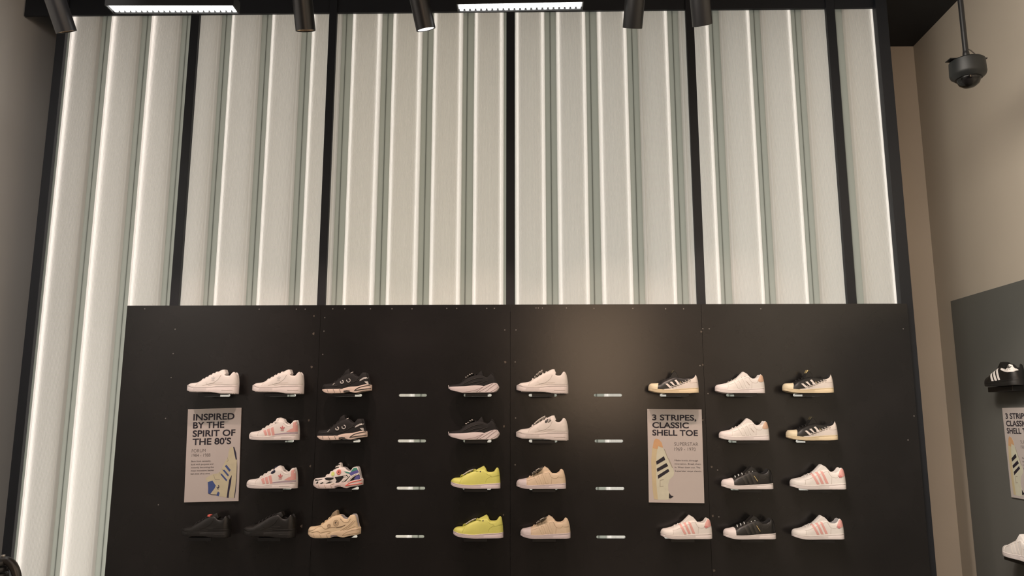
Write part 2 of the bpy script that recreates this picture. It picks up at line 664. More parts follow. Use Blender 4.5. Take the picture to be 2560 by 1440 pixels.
SHAPES = {
    'superstar': dict(
        bot=[(0, .05), (.08, .025), (.2, .004), (.3, 0), (1, 0)],
        top=[(0, .095), (.15, .08), (.3, .074), (.6, .088), (1, .112)],
        crown=[(0, .098), (.012, .135), (.05, .168), (.13, .182), (.2, .198), (.3, .238), (.45, .295), (.6, .338), (.68, .335), (.727, .295), (.8, .293), (.86, .32), (.905, .378), (.945, .36), (.985, .24), (1.0, .115)],
        throat=(.24, .64), open0=.66,
        tongue=[(.36, .25), (.46, .33), (.572, .437), (.64, .40), (.70, .33), (.66, .27), (.5, .24)]),
    'platform': dict(
        bot=[(0, .07), (.06, .05), (.15, .036), (.5, .03), (.62, .016), (.72, .002), (1, 0)],
        top=[(0, .15), (.05, .166), (.15, .138), (.3, .131), (.45, .133), (.64, .154), (1, .165)],
        crown=[(0, .152), (.045, .175), (.086, .2), (.23, .22), (.31, .262), (.414, .318), (.506, .37), (.62, .41), (.68, .415), (.725, .385), (.76, .35), (.80, .336), (.84, .338), (.87, .365), (.89, .396), (.914, .414), (.954, .385), (.983, .29), (1, .168)],
        throat=(.29, .68), open0=.735,
        tongue=[(.46, .33), (.6, .42), (.69, .464), (.735, .465), (.765, .39), (.72, .33), (.55, .31)]),
    'forum': dict(
        bot=[(0, .058), (.05, .017), (.17, .005), (.3, 0), (1, 0)],
        top=[(0, .099), (.1, .08), (.2, .07), (.35, .064), (.63, .105), (1, .122)],
        crown=[(0, .102), (.02, .13), (.052, .157), (.169, .174), (.26, .198), (.355, .256), (.517, .345), (.6, .375), (.67, .375), (.75, .325), (.82, .297), (.866, .337), (.9, .378), (.942, .386), (.971, .302), (1.0, .125)],
        throat=(.25, .62), open0=.68,
        tongue=[(.46, .30), (.57, .39), (.634, .432), (.69, .41), (.73, .34), (.68, .3), (.52, .28)]),
    'tennis': dict(
        bot=[(0, .074), (.09, .037), (.27, .012), (.5, 0), (1, .004)],
        top=[(0, .136), (.09, .112), (.2, .094), (.42, .076), (.65, .093), (1, .112)],
        crown=[(0, .139), (.027, .18), (.09, .204), (.176, .209), (.275, .262), (.4, .318), (.55, .36), (.68, .37), (.72, .335), (.745, .312), (.81, .31), (.87, .328), (.9, .372), (.932, .403), (.963, .384), (.985, .27), (1.0, .115)],
        throat=(.22, .66), open0=.69,
        tongue=[(.42, .31), (.52, .37), (.665, .442), (.70, .40), (.72, .35), (.66, .31), (.5, .28)]),
    'runner': dict(
        bot=[(0, .073), (.06, .03), (.16, 0), (.46, .004), (.52, .03), (.6, .028), (.66, .012), (.71, .008), (.75, .022), (1, .065)],
        top=[(0, .079), (.06, .085), (.35, .088), (.47, .104), (.6, .134), (.72, .14), (.92, .182), (1, .172)],
        crown=[(0, .098), (.012, .15), (.043, .188), (.12, .195), (.23, .213), (.33, .28), (.415, .345), (.5, .395), (.6, .41), (.64, .40), (.695, .348), (.756, .335), (.793, .39), (.83, .415), (.89, .415), (.927, .34), (.95, .232), (.97, .19), (1, .174)],
        throat=(.24, .58), open0=.64,
        tongue=[(.38, .32), (.44, .40), (.463, .45), (.524, .495), (.55, .49), (.57, .42), (.56, .36), (.46, .31)]),
    'wedge': dict(
        bot=[(0, .1), (.07, .06), (.19, .03), (.31, .006), (.57, .006), (.84, .012), (.95, .04), (1, .11)],
        top=[(0, .142), (.02, .13), (.3, .136), (.54, .154), (.66, .15), (.7, .138), (.82, .178), (.9, .2), (.95, .2), (1, .136)],
        crown=[(0, .146), (.07, .17), (.19, .185), (.284, .237), (.367, .3), (.497, .35), (.59, .365), (.66, .36), (.72, .328), (.757, .313), (.805, .345), (.84, .378), (.9, .337), (.935, .26), (.97, .215), (1, .14)],
        throat=(.26, .58), open0=.66,
        tongue=[(.5, .33), (.58, .38), (.64, .445), (.66, .445), (.69, .36), (.64, .31), (.54, .3)]),
    'cutout': dict(
        bot=[(0, .06), (.055, .04), (.19, .01), (.33, 0), (.75, 0), (1, .014)],
        top=[(0, .1), (.145, .086), (.33, .07), (.67, .097), (1, .114)],
        crown=[(0, .104), (.017, .156), (.056, .19), (.19, .2), (.25, .233), (.333, .267), (.444, .31), (.54, .328), (.61, .317), (.72, .294), (.805, .3), (.889, .314), (.93, .378), (.956, .339), (.986, .239), (1, .116)],
        throat=(.24, .58), open0=.63,
        tongue=[(.40, .28), (.47, .40), (.51, .455), (.55, .425), (.59, .34), (.58, .28), (.46, .25)]),
}


class Shoe:
    def __init__(self, shape, L):
        self.s = SHAPES[shape]
        self.L = L

    def hw(self, x):
        w = interp(HW, x)
        if x < 0.24:
            w *= max(0.0, 1 - ((0.24 - x) / 0.24) ** 2.3) ** 0.5
        if x > 0.86:
            w *= max(0.0, 1 - ((x - 0.86) / 0.14) ** 2.6) ** 0.5
        return w

    def zt(self, x): return interp(self.s['top'], x)
    def zb(self, x): return interp(self.s['bot'], x)
    def zr(self, x): return max(interp(self.s['crown'], x), self.zt(x) + 0.002)

    def dims(self, x):
        w = self.hw(x) * 0.955
        return w, min(interp(UW, x), w * 0.8)

    def up(self, x, s):
        """near-side point of the upper: s 0 at the sole, 1 at the rim."""
        w, wt = self.dims(x)
        z0 = self.zt(x) - 0.008
        z1 = self.zr(x)
        a = s * math.pi / 2
        z = z0 + (z1 - z0) * math.sin(a) ** 0.92
        y = wt + (w - wt) * math.cos(a) ** 0.62 if s < 1 else wt
        return Vector((x, -y, z))

    def up_xz(self, x, z):
        w, wt = self.dims(x)
        z0 = self.zt(x) - 0.008
        z1 = self.zr(x)
        q = min(1.0, max(0.0, (z - z0) / max(1e-6, z1 - z0)))
        s = math.asin(min(1.0, q ** (1 / 0.92))) * 2 / math.pi
        return -(wt + (w - wt) * max(0.0, math.cos(s * math.pi / 2)) ** 0.62)

    def sole_xz(self, x, z):
        return -self.hw(x) * 1.012


def stations(n, a=0.0, b=1.0):
    return [a + (b - a) * 0.5 * (1 - math.cos(math.pi * k / n)) for k in range(n + 1)]


def scaled(bm, L):
    for v in bm.verts:
        v.co *= L
    return bm


def build_sole(sh, material, parent, groove=True, tread=False, name='sole'):
    bm = bmesh.new()
    prof = [(0.90, 0.0), (0.985, 0.03), (1.0, 0.12), (1.0, 0.70), (0.982, 0.735), (0.982, 0.765), (1.008, 0.80), (1.008, 0.97), (0.97, 1.0)]
    if not groove:
        prof = [(0.86, 0.0), (0.97, 0.06), (1.005, 0.3), (1.015, 0.6), (1.005, 0.85), (0.985, 0.97), (0.95, 1.0)]
    rows = []
    for x in stations(44):
        w = sh.hw(x)
        zb, zt = sh.zb(x), sh.zt(x)
        row = [Vector((x, -w * q, zb + (zt - zb) * t)) for q, t in prof]
        row = [Vector((x, 0, zb))] + row + [Vector((p.x, -p.y, p.z)) for p in reversed(row)] 
        rows.append([bm.verts.new(p) for p in row])
    m = len(rows[0])
    for a, b in zip(rows, rows[1:]):
        for k in range(m):
            bm.faces.new((a[k], a[(k + 1) % m], b[(k + 1) % m], b[k]))
    bmesh.ops.remove_doubles(bm, verts=bm.verts, dist=1e-5)
    scaled(bm, sh.L)
    return obj(name, bm, material, parent, True, 40)


def build_upper(sh, material, lining, parent):
    bm = bmesh.new()
    bl = bmesh.new()
    ns = 12
    op0 = sh.s['open0']
    xsn = stations(52)
    rows, tops = [], []
    for x in xsn:
        w, wt = sh.dims(x)
        near = [sh.up(x, k / ns) for k in range(ns + 1)]
        zr = sh.zr(x)
        f = min(1.0, max(0.0, (x - op0) / 0.06)) * min(1.0, max(0.0, (0.965 - x) / 0.03))
        lip = max(0.0, wt - 0.018)
        dep = (zr - sh.zt(x)) * 0.8 * f
        inner = [Vector((x, -max(0, wt - 0.006), zr + 0.003 * f)), Vector((x, -lip, zr - 0.012 * f)), Vector((x, -lip * 0.9, zr - dep)), Vector((x, 0, zr - dep * 1.02))]
        half = near + inner
        full = half + [Vector((p.x, -p.y, p.z)) for p in reversed(half[:-1])]
        rows.append((full, f))
    n_half = ns + 1
    nv = [[bm.verts.new(p) for p in r] for r, _ in rows]
    lv = [[bl.verts.new(p) for p in r] for r, _ in rows]
    m = len(rows[0][0])
    for i in range(len(rows) - 1):
        f = (rows[i][1] + rows[i + 1][1]) / 2
        for k in range(m - 1):
            inner = n_half + 0 <= k <= m - n_half - 2
            if inner and f > 0.02:
                bl.faces.new((lv[i][k], lv[i][k + 1], lv[i + 1][k + 1], lv[i + 1][k]))
            else:
                bm.faces.new((nv[i][k], nv[i][k + 1], nv[i + 1][k + 1], nv[i + 1][k]))
    for b in (bm, bl):
        bmesh.ops.remove_doubles(b, verts=b.verts, dist=1e-5)
        bmesh.ops.delete(b, geom=[v for v in b.verts if not v.link_faces], context='VERTS')
        scaled(b, sh.L)
    obj('upper', bm, material, parent, True, 50)
    o = obj('lining', bl, lining, parent, True, 60)
    return o


def build_cap(sh, material, parent, x1=0.2, slant=0.0, off=0.006, name='toe_cap', x0=0.0, label=None):
    """A second layer over the toe (or heel): the same surface, a little proud of it."""
    bm = bmesh.new()
    ns = 10
    rows = []
    rng = stations(16, 0, 1)
    for t in rng:
        row = []
        for k in range(ns + 1):
            s = k / ns
            xe = x1 + slant * s
            x = x0 + (xe - x0) * t
            p = sh.up(x, s)
            w, wt = sh.dims(x)
            row.append(Vector((p.x - (off * 0.25 if t == 0 and x0 == 0 else 0), p.y - off * (0.4 + 0.6 * min(1, w / 0.1)), p.z + off * (s ** 1.5))))
        row = row + [Vector((p.x, -p.y, p.z)) for p in reversed(row)]
        rows.append([bm.verts.new(p) for p in row])
    m = len(rows[0])
    for a, b in zip(rows, rows[1:]):
        for k in range(m - 1):
            bm.faces.new((a[k], a[k + 1], b[k + 1], b[k]))
    last = rows[-1]
    inn = [bm.verts.new((v.co.x, v.co.y * 0.93, v.co.z - off * 1.3)) for v in last]
    for k in range(m - 1):
        bm.faces.new((last[k], last[k + 1], inn[k + 1], inn[k]))
    scaled(bm, sh.L)
    o = obj(name, bm, material, parent, True, 50)
    if label:
        o['label'] = label
    return o


def patch(sh, poly, material, parent, name, on='upper', off=0.005, label=None, grid=0.022):
    """A piece laid on the side of the shoe: poly of (x, z) seen from the side, following the surface, with a thickness."""
    surf = sh.up_xz if on == 'upper' else sh.sole_xz
    dense = []
    n = len(poly)
    for i in range(n):
        a, b = Vector(poly[i]), Vector(poly[(i + 1) % n])
        k = max(1, int((b - a).length / grid))
        for j in range(k):
            dense.append(a + (b - a) * j / k)
    x0, x1 = min(p.x for p in dense), max(p.x for p in dense)
    z0, z1 = min(p.y for p in dense), max(p.y for p in dense)

    def inside(p):
        c = False
        for i in range(n):
            ax, ay = poly[i]
            bx, by = poly[(i + 1) % n]
            if (ay > p.y) != (by > p.y) and p.x < (bx - ax) * (p.y - ay) / (by - ay) + ax:
                c = not c
        return c
    nb = len(dense)
    pts = list(dense)
    gx = x0 + grid / 2
    while gx < x1:
        gz = z0 + grid / 2
        while gz < z1:
            p = Vector((gx, gz))
            if inside(p) and min((p - q).length for q in dense) > grid * 0.45:
                pts.append(p)
            gz += grid
        gx += grid
    vs, es, fs, ov, oe, of = delaunay_2d_cdt(pts, [], [list(range(nb))], 1, 1e-6)
    bm = bmesh.new()
    top = [bm.verts.new((p.x, surf(min(1, max(0, p.x)), p.y) - off, p.y)) for p in vs]
    cnt = {}
    for f in fs:
        try:
            bm.faces.new([top[i] for i in f])
        except ValueError:
            continue
        for i in range(len(f)):
            e = tuple(sorted((f[i], f[(i + 1) % len(f)])))
            cnt[e] = cnt.get(e, 0) + 1
    low = {}
    for (a, b), c in cnt.items():
        if c == 1:
            for v in (a, b):
                if v not in low:
                    co = top[v].co
                    low[v] = bm.verts.new((co.x, co.y + off + 0.012, co.z))
            bm.faces.new((top[a], top[b], low[b], low[a]))
    scaled(bm, sh.L)
    o = obj(name, bm, material, parent, True, 50)
    if label:
        o['label'] = label
    return o


def seams(sh, lines, material, parent, name='stitching', r=0.0024, on='upper', off=0.001):
    surf = sh.up_xz if on == 'upper' else sh.sole_xz
    bm = bmesh.new()
    for ln in lines:
        if len(ln) > 2:
            sm = []
            q = [ln[0]] + list(ln) + [ln[-1]]
            for i in range(1, len(q) - 2):
                for j in range(4):
                    t = j / 4
                    sm.append(tuple(0.5 * (2 * q[i][c] + (q[i + 1][c] - q[i - 1][c]) * t + (2 * q[i - 1][c] - 5 * q[i][c] + 4 * q[i + 1][c] - q[i + 2][c]) * t * t + (3 * q[i][c] - q[i - 1][c] - 3 * q[i + 1][c] + q[i + 2][c]) * t ** 3) for c in (0, 1)))
            ln = sm + [ln[-1]]
        pts = []
        for (ax, az), (bx, bz) in zip(ln, ln[1:]):
            k = max(2, int(math.hypot(bx - ax, bz - az) / 0.02))
            for j in range(k):
                x, z = ax + (bx - ax) * j / k, az + (bz - az) * j / k
                pts.append((x, surf(x, z) - off, z))
        x, z = ln[-1]
        pts.append((x, surf(x, z) - off, z))
        tube(bm, pts, r, 6)
    scaled(bm, sh.L)
    return obj(name, bm, material, parent, True)


def build_tongue(sh, material, parent, half=0.085, poly=None):
    poly = poly or sh.s['tongue']
    bm = bmesh.new()
    pv = [Vector((x, 0, z)) for x, z in poly]
    c = sum(pv, Vector()) / len(pv)
    lay = []
    for y, sc_, dz in ((-half, 0.92, -0.010), (-half * 0.9, 0.98, -0.004), (-half * 0.4, 1.0, 0.0), (half * 0.4, 1.0, 0.0), (half * 0.9, 0.98, -0.004), (half, 0.92, -0.010)):
        lay.append([bm.verts.new((c.x + (p.x - c.x) * sc_, y, c.z + (p.z - c.z) * sc_ + dz)) for p in pv])
    n = len(pv)
    for a, b in zip(lay, lay[1:]):
        for k in range(n):
            bm.faces.new((a[k], a[(k + 1) % n], b[(k + 1) % n], b[k]))
    bm.faces.new(lay[0])
    bm.faces.new(lay[-1][::-1])
    scaled(bm, sh.L)
    return obj('tongue', bm, material, parent, True, 40)


def build_laces(sh, material, parent, n=6, r=0.011, bow=False, flat=0.6):
    a, b = sh.s['throat']
    bm = bmesh.new()
    for k in range(n):
        x = a + (b - a) * (k + 0.5) / n
        w, wt = sh.dims(x)
        wt = wt + 0.022
        z = sh.zr(x)
        pts = []
        for j in range(9):
            t = j / 8 * 2 - 1
            pts.append((x + 0.014 * t, wt * t, z + 0.014 - 0.03 * t ** 4))
        tube(bm, pts, r, 7)
    if bow:
        x = b - 0.01
        z = sh.zr(x) + 0.012
        for sg in (-1, 1):
            pts = [(x + 0.05 * math.sin(q) * sg - 0.03, -0.05 - 0.07 * (1 - math.cos(q)) / 2, z + 0.02 * math.sin(q * 2)) for q in [i * math.pi * 2 / 10 for i in range(11)]]
            tube(bm, pts, r * 0.7, 6)
    scaled(bm, sh.L)
    return obj('laces', bm, material, parent, True)


def trefoil(sh, cx, cz, h, material, parent, name='logo', off=0.0075):
    """Three-leaf mark with its three cross bars, laid on the side."""
    root = None
    bm = bmesh.new()

    def blob(pts):
        co = [Vector((x, sh.up_xz(x, z) - off, z)) for x, z in pts]
        f = [bm.verts.new(p) for p in co]
        g = [bm.verts.new(p + Vector((0, 0.009, 0))) for p in co]
        bm.faces.new(f)
        for i in range(len(f)):
            bm.faces.new((f[i], f[(i + 1) % len(f)], g[(i + 1) % len(f)], g[i]))
    for ang, ln in ((90, 1.0), (140, 0.85), (40, 0.85)):
        a = R(ang)
        ox, oz = cx + 0.08 * h * math.cos(a), cz + 0.1 * h * math.sin(a)
        pts = []
        for k in range(10):
            t = 2 * math.pi * k / 10
            u = (1 - math.cos(t)) / 2 * ln * 0.8 * h
            v = math.sin(t) * 0.15 * h
            pts.append((ox + u * math.cos(a) - v * math.sin(a), oz + u * math.sin(a) + v * math.cos(a)))
        blob(pts)
    blob([(cx - 0.42 * h, cz - 0.30 * h), (cx + 0.42 * h, cz - 0.30 * h), (cx + 0.42 * h, cz - 0.42 * h), (cx - 0.42 * h, cz - 0.42 * h)])
    blob([(cx - 0.36 * h, cz + 0.02 * h), (cx + 0.36 * h, cz + 0.02 * h), (cx + 0.3 * h, cz - 0.07 * h), (cx - 0.3 * h, cz - 0.07 * h)])
    scaled(bm, sh.L)
    return obj(name, bm, material, parent)


def hang_tag(sh, parent, x0, z0, x1, z1, half, board, back, name='hang_tag', label='hang tag', yc=-0.06):
    """A card tag lying over the laces, from (x0, z0) to (x1, z1) seen from the side."""
    bm = bmesh.new()
    d = Vector((x1 - x0, 0, z1 - z0))
    nrm = Vector((-d.z, 0, d.x)).normalized()
    th = 0.007
    seg = 5
    tilt = Vector((0, 0, -0.35))
    rows = []
    for y in (-half, half):
        for sgn in (-1, 1):
            rows.append([bm.verts.new(Vector((x0, y + yc, z0)) + d * (k / seg) + nrm * (sgn * th + 0.012 * math.sin(math.pi * k / seg)) + tilt * (-(y + half)) * -1.0) for k in range(seg + 1)])
    a, b, c, e = rows
    for k in range(seg):
        bm.faces.new((a[k], a[k + 1], c[k + 1], c[k]))
        bm.faces.new((b[k], e[k], e[k + 1], b[k + 1]))
        bm.faces.new((a[k], b[k], b[k + 1], a[k + 1]))
        bm.faces.new((c[k], c[k + 1], e[k + 1], e[k]))
    bm.faces.new((a[0], c[0], e[0], b[0]))
    bm.faces.new((a[-1], b[-1], e[-1], c[-1]))
    scaled(bm, sh.L)
    o = obj(name, bm, board, parent)
    o['label'] = label
    return o


def leather(name, c, rough=0.5):
    return mat(name, c, rough, noise=0.05, nscale=60, bump=0.12, bscale=500, bdist=0.0006)


WHITE = leather('leather_white', (0.80, 0.77, 0.74))
WHITE2 = leather('rubber_white', (0.78, 0.725, 0.715), 0.6)
CREAM = leather('rubber_cream', (0.74, 0.62, 0.42), 0.6)
SHELLCREAM = leather('shell_cream', (0.80, 0.70, 0.50), 0.5)
BEIGE = leather('leather_cream', (0.80, 0.66, 0.49))
BLACKL = leather('leather_black', (0.0095, 0.009, 0.0085), 0.42)
BLACKM = leather('mesh_black', (0.007, 0.007, 0.0075), 0.75)
BLACKR = leather('rubber_black', (0.009, 0.0085, 0.008), 0.6)
PINK = leather('leather_pink', (0.76, 0.40, 0.37))
PINKD = leather('print_rose', (0.62, 0.22, 0.22))
TAN = leather('leather_tan', (0.68, 0.46, 0.33))
YELLOW = leather('leather_yellow', (0.72, 0.74, 0.19))
SAND = leather('mesh_sand', (0.70, 0.56, 0.36), 0.7)
SANDL = leather('overlay_sand', (0.76, 0.62, 0.42), 0.55)
GREYL = leather('lining_grey', (0.30, 0.30, 0.31), 0.8)
WHITEL = leather('lining_white', (0.66, 0.63, 0.61), 0.85)
DARKL = leather('lining_black', (0.012, 0.012, 0.013), 0.9)
MAUVE = leather('rubber_mauve', (0.42, 0.34, 0.40), 0.6)
SEAMW = mat('stitch_grey', (0.50, 0.43, 0.39), 0.8)
SEAMB = mat('stitch_dark', (0.05, 0.048, 0.045), 0.7)
SEAMC = mat('stitch_cream', (0.45, 0.34, 0.23), 0.8)
GOLD = mat('print_gold', (0.62, 0.50, 0.24), 0.4, 0.5)
SILVER = mat('reflective_silver', (0.62, 0.61, 0.60), 0.35, 0.3)
RED = mat('coral_red', (0.80, 0.16, 0.13), 0.5)
GREEN = leather('mesh_green', (0.05, 0.26, 0.20), 0.6)
BLUEV = leather('mesh_violet', (0.10, 0.10, 0.36), 0.6)
LIME = mat('lime_print', (0.62, 0.72, 0.22), 0.5)
CARD = mat('card_white', (0.72, 0.70, 0.67), 0.7)
NAVY = mat('ink_navy', (0.018, 0.022, 0.055), 0.7)

# black and white printed card
MCARD = bpy.data.materials.new('card_print')
MCARD.use_nodes = True
_nt = MCARD.node_tree
_n = _nt.nodes.new('ShaderNodeTexVoronoi')
_n.inputs['Scale'].default_value = 120
_t = _nt.nodes.new('ShaderNodeTexCoord')
_r = _nt.nodes.new('ShaderNodeValToRGB')
_r.color_ramp.elements[0].position = 0.50
_r.color_ramp.elements[0].color = (0.72, 0.69, 0.65, 1)
_r.color_ramp.elements[1].position = 0.56
_r.color_ramp.elements[1].color = (0.03, 0.03, 0.03, 1)
_nt.links.new(_t.outputs['Object'], _n.inputs['Vector'])
_nt.links.new(_n.outputs['Distance'], _r.inputs[0])
_nt.links.new(_r.outputs[0], _nt.nodes['Principled BSDF'].inputs['Base Color'])


# stripes of the shell toe shoe, as quads seen from the side
S_STRIPES = [[(.345, .268), (.385, .283), (.475, .095), (.425, .095)],
             [(.43, .305), (.47, .32), (.56, .10), (.51, .10)],
             [(.515, .33), (.555, .335), (.645, .105), (.595, .105)]]
S_EYESTAY = [(.21, .165), (.30, .185), (.62, .312), (.67, .30)]
S_COLLAR = [(.66, .31), (.71, .225), (.80, .205), (.845, .25)]
S_HEEL = [(.835, .255), (.865, .318), (.905, .372), (.945, .352), (.975, .25), (.97, .245), (.92, .225), (.86, .225)]


def shoe_root(label, group, L, material_name='sneaker'):
    r = empty('sneaker', (0, 0, 0))
    tag(r, label, 'shoe', group)
    return r


def shell_toe(label, group, L, body, sole, cap, stripe, heel, lining, tongue, lace, seam, fold=True, logo=None, floral=False, gold=False, tagmat=None, bright_laces=None):
    r = shoe_root(label, group, L)
    sh = Shoe('superstar', L)
    build_sole(sh, sole, r)
    build_upper(sh, body, lining, r)
    c = build_cap(sh, cap, r, 0.205, 0.0, 0.006)
    for q in S_STRIPES:
        patch(sh, q, stripe, r, 'stripe')
    patch(sh, S_HEEL, heel, r, 'heel_tab', off=0.006)
    build_tongue(sh, tongue, r)
    build_laces(sh, lace, r, 6)
    ln = [S_EYESTAY, S_COLLAR, [(.215, .09), (.235, .17)], [(.70, .10), (.715, .22)]]
    if stripe == body:
        for q in S_STRIPES:
            ln += [[q[0], q[3]], [q[1], q[2]]]
    seams(sh, ln, seam, r)
    if gold:
        patch(sh, [(.60, .255), (.612, .252), (.675, .15), (.662, .15)], GOLD, r, 'side_print', off=0.007)
    if floral:
        o = patch(sh, [(.82, .245), (.85, .238), (.87, .25), (.89, .236), (.905, .226), (.885, .218), (.875, .205), (.855, .215), (.84, .208), (.845, .225)], PINKD, r, 'floral_print', off=0.009)
        o['label'] = 'dark rose floral print'
    return r, sh


def row_shoes():
    out = []
    return out


PLACE = []       # (root, shoe, toe px, heel px, bottom py)


def put(r, sh, px0, px1, py, dy=0.0):
    PLACE.append((r, px0, px1, py, dy))


def length_for(px0, px1, py):
    yc = YB - 0.075
    return at(px1, py, yc).x - at(px0, py, yc).x


# ---- white platform sneakers
def platform(label, group, L, black=False, tagk=0):
    r = shoe_root(label, group, L)
    sh = Shoe('platform', L)
    up, so, li, la, se = (BLACKL, BLACKR, DARKL, BLACKM, SEAMB) if black else (WHITE, WHITE2, WHITEL, WHITE, SEAMW)
    build_sole(sh, so, r)
    # saw-toothed tread under the sole
    bm = bmesh.new()
    for k in range(34):
        x = 0.10 + 0.86 * k / 33
        w = sh.hw(x) * 0.93
        z = sh.zb(x)
        box(bm, x - 0.0085, x + 0.0085, -w, w, z - 0.006, z + 0.008)
    scaled(bm, L)
    obj('tread', bm, so, r)
    build_upper(sh, up, li, r)
    build_tongue(sh, up if not tagk else WHITE, r)
    build_laces(sh, la, r, 6, 0.012)
    patch(sh, [(.40, .235), (.50, .345), (.62, .385), (.69, .355), (.645, .27), (.55, .2), (.44, .175)], up, r, 'side_overlay', off=0.006)
    patch(sh, [(.69, .175), (.83, .265), (.90, .285), (.955, .30), (.985, .225), (.985, .17)], up, r, 'heel_overlay', off=0.006)
    seams(sh, [[(.23, .145), (.27, .215), (.33, .255)], [(.36, .15), (.52, .19), (.70, .205), (.99, .192)], [(.47, .155), (.66, .178), (.99, .172)], [(.64, .27), (.69, .35)], [(.82, .255), (.955, .245)]], se, r)
    seams(sh, [[(.72, .06), (.93, .06)]], se, r, 'sole_line', on='sole')
    if not black and not tagk:
        trefoil(sh, .545, .275, .07, SILVER, r)
    if tagk == 1:
        hang_tag(sh, r, .35, .315, .50, .445, .07, MCARD, CARD, label='black and white printed hang tag')
    if tagk == 2:
        hang_tag(sh, r, .345, .31, .555, .455, .06, CARD, CARD, label='white hang tag')
        patch(sh, [(.55, .37), (.60, .40), (.67, .405), (.675, .37), (.62, .335), (.555, .325)], MCARD, r, 'printed_lace_cover', off=0.012)
    return r, sh


L = length_for(468, 596, 984)
r, sh = platform('white platform sneaker above the tall poster about the spirit of the 80s', 'plain white platform sneakers', L)
put(r, sh, 468, 596, 984)
r, sh = platform('white platform sneaker on the top row directly above a pink striped strap sneaker', 'plain white platform sneakers', L)
put(r, sh, 631, 757, 983)
r, sh = platform('white platform sneaker with printed grey tag, top row right of centre seam', 'white platform sneakers with tags', L, tagk=1)
put(r, sh, 1291, 1415, 981)
r, sh = platform('white platform sneaker with white tag, second row, above the cream sneakers', 'white platform sneakers with tags', L, tagk=2)
put(r, sh, 1290, 1414, 1098)
r, sh = platform('all black platform sneaker with small red lace tag, below the 80s poster', 'black platform sneakers', L * 0.93, black=True)
bm = bmesh.new()
box(bm, .545, .60, -0.10, 0.02, .40, .44, 0.006)
scaled(bm, L * 0.93)
o = obj('lace_tag', bm, RED, r)
o['label'] = 'small red lace tag'
put(r, sh, 453, 570, 1346)
r, sh = platform('all black platform sneaker with shiny eyelets, below the lower pink striped strap sneaker', 'black platform sneakers', L, black=True)
put(r, sh, 607, 731, 1346)
for rr in (PLACE[-1][0], PLACE[-2][0]):
    bm = bmesh.new()
    s2 = Shoe('platform', L)
    for k in range(5):
        x = .34 + .3 * k / 4
        lathe(b2 := bmesh.new(), [(0, 0.004), (0.006, 0.003), (0.008, 0)], 8, Matrix.Translation((x, -s2.dims(x)[1] - 0.012, s2.zr(x) - 0.012)) @ Matrix.Rotation(R(60), 4, 'X'))
        me = bpy.data.meshes.new('t')
        b2.to_mesh(me)
        b2.free()
        bm.from_mesh(me)
        bpy.data.meshes.remove(me)
    scaled(bm, L if rr is PLACE[-1][0] else L * 0.93)
    obj('eyelets', bm, SILVER, rr)


# ---- pink striped strap sneakers
def strap_shoe(label, L, strap):
    r = shoe_root(label, 'white and pink strap sneakers', L)
    sh = Shoe('forum', L)
    build_sole(sh, WHITE2, r)
    build_upper(sh, WHITE, WHITEL, r)
    build_tongue(sh, WHITE, r)
    build_laces(sh, WHITE, r, 5, 0.011)
    for k in range(3):
        x = .325 + k * .07
        patch(sh, [(x, .185 + k * .025), (x + .05, .205 + k * .025), (x + .09, .10), (x + .045, .09)], PINK, r, 'stripe')
    patch(sh, [(.775, .165), (.84, .205), (.905, .235), (.90, .26), (.90, .34), (.955, .36), (.975, .27), (.985, .165), (.88, .155)], PINK, r, 'heel_panel', off=0.006)
    patch(sh, [(.55, .12), (.75, .145), (.985, .15), (.985, .125), (.75, .118), (.55, .10)], MAUVE, r, 'mauve_band', off=0.006)
    trefoil(sh, .695, .215, .075, PINKD, r)
    seams(sh, [[(.22, .08), (.23, .15), (.27, .19)], [(.30, .19), (.56, .33)], [(.70, .34), (.78, .275), (.86, .28)]], SEAMW, r)
    seams(sh, [[(.68, .045), (.88, .05)]], SEAMW, r, 'sole_line', on='sole')
    bm = bmesh.new()
    if strap:
        tube(bm, [(.545, -0.10, .30), (.55, -0.115, .34), (.57, -0.06, .405), (.60, 0.04, .415), (.62, 0.10, .35)], [.018, .024, .026, .026, .02], 8)
        box(bm, .545, .605, -0.125, -0.10, .285, .355, 0.006)
        mm, lb = WHITE, 'white ankle strap end'
    else:
        tube(bm, [(.49, -0.115, .27), (.53, -0.12, .30), (.57, -0.11, .325), (.60, -0.10, .30)], [.010, .03, .032, .010], 8)
        tube(bm, [(.52, -0.11, .31), (.57, -0.05, .40), (.62, 0.05, .41)], [.01, .015, .02], 8)
        mm, lb = NAVY, 'dark hanging strap end'
    scaled(bm, L)
    o = obj('strap', bm, mm, r, True, 40)
    o['label'] = lb
    return r, sh


L = length_for(623, 748.5, 1098)
r, sh = strap_shoe('white sneaker with pink stripes and white strap end, second row beside the 80s poster', L, True)
put(r, sh, 623, 748.5, 1098)
r, sh = strap_shoe('white sneaker with pink stripes and dark strap end, third row beside the 80s poster', L, False)
put(r, sh, 617, 743, 1219)


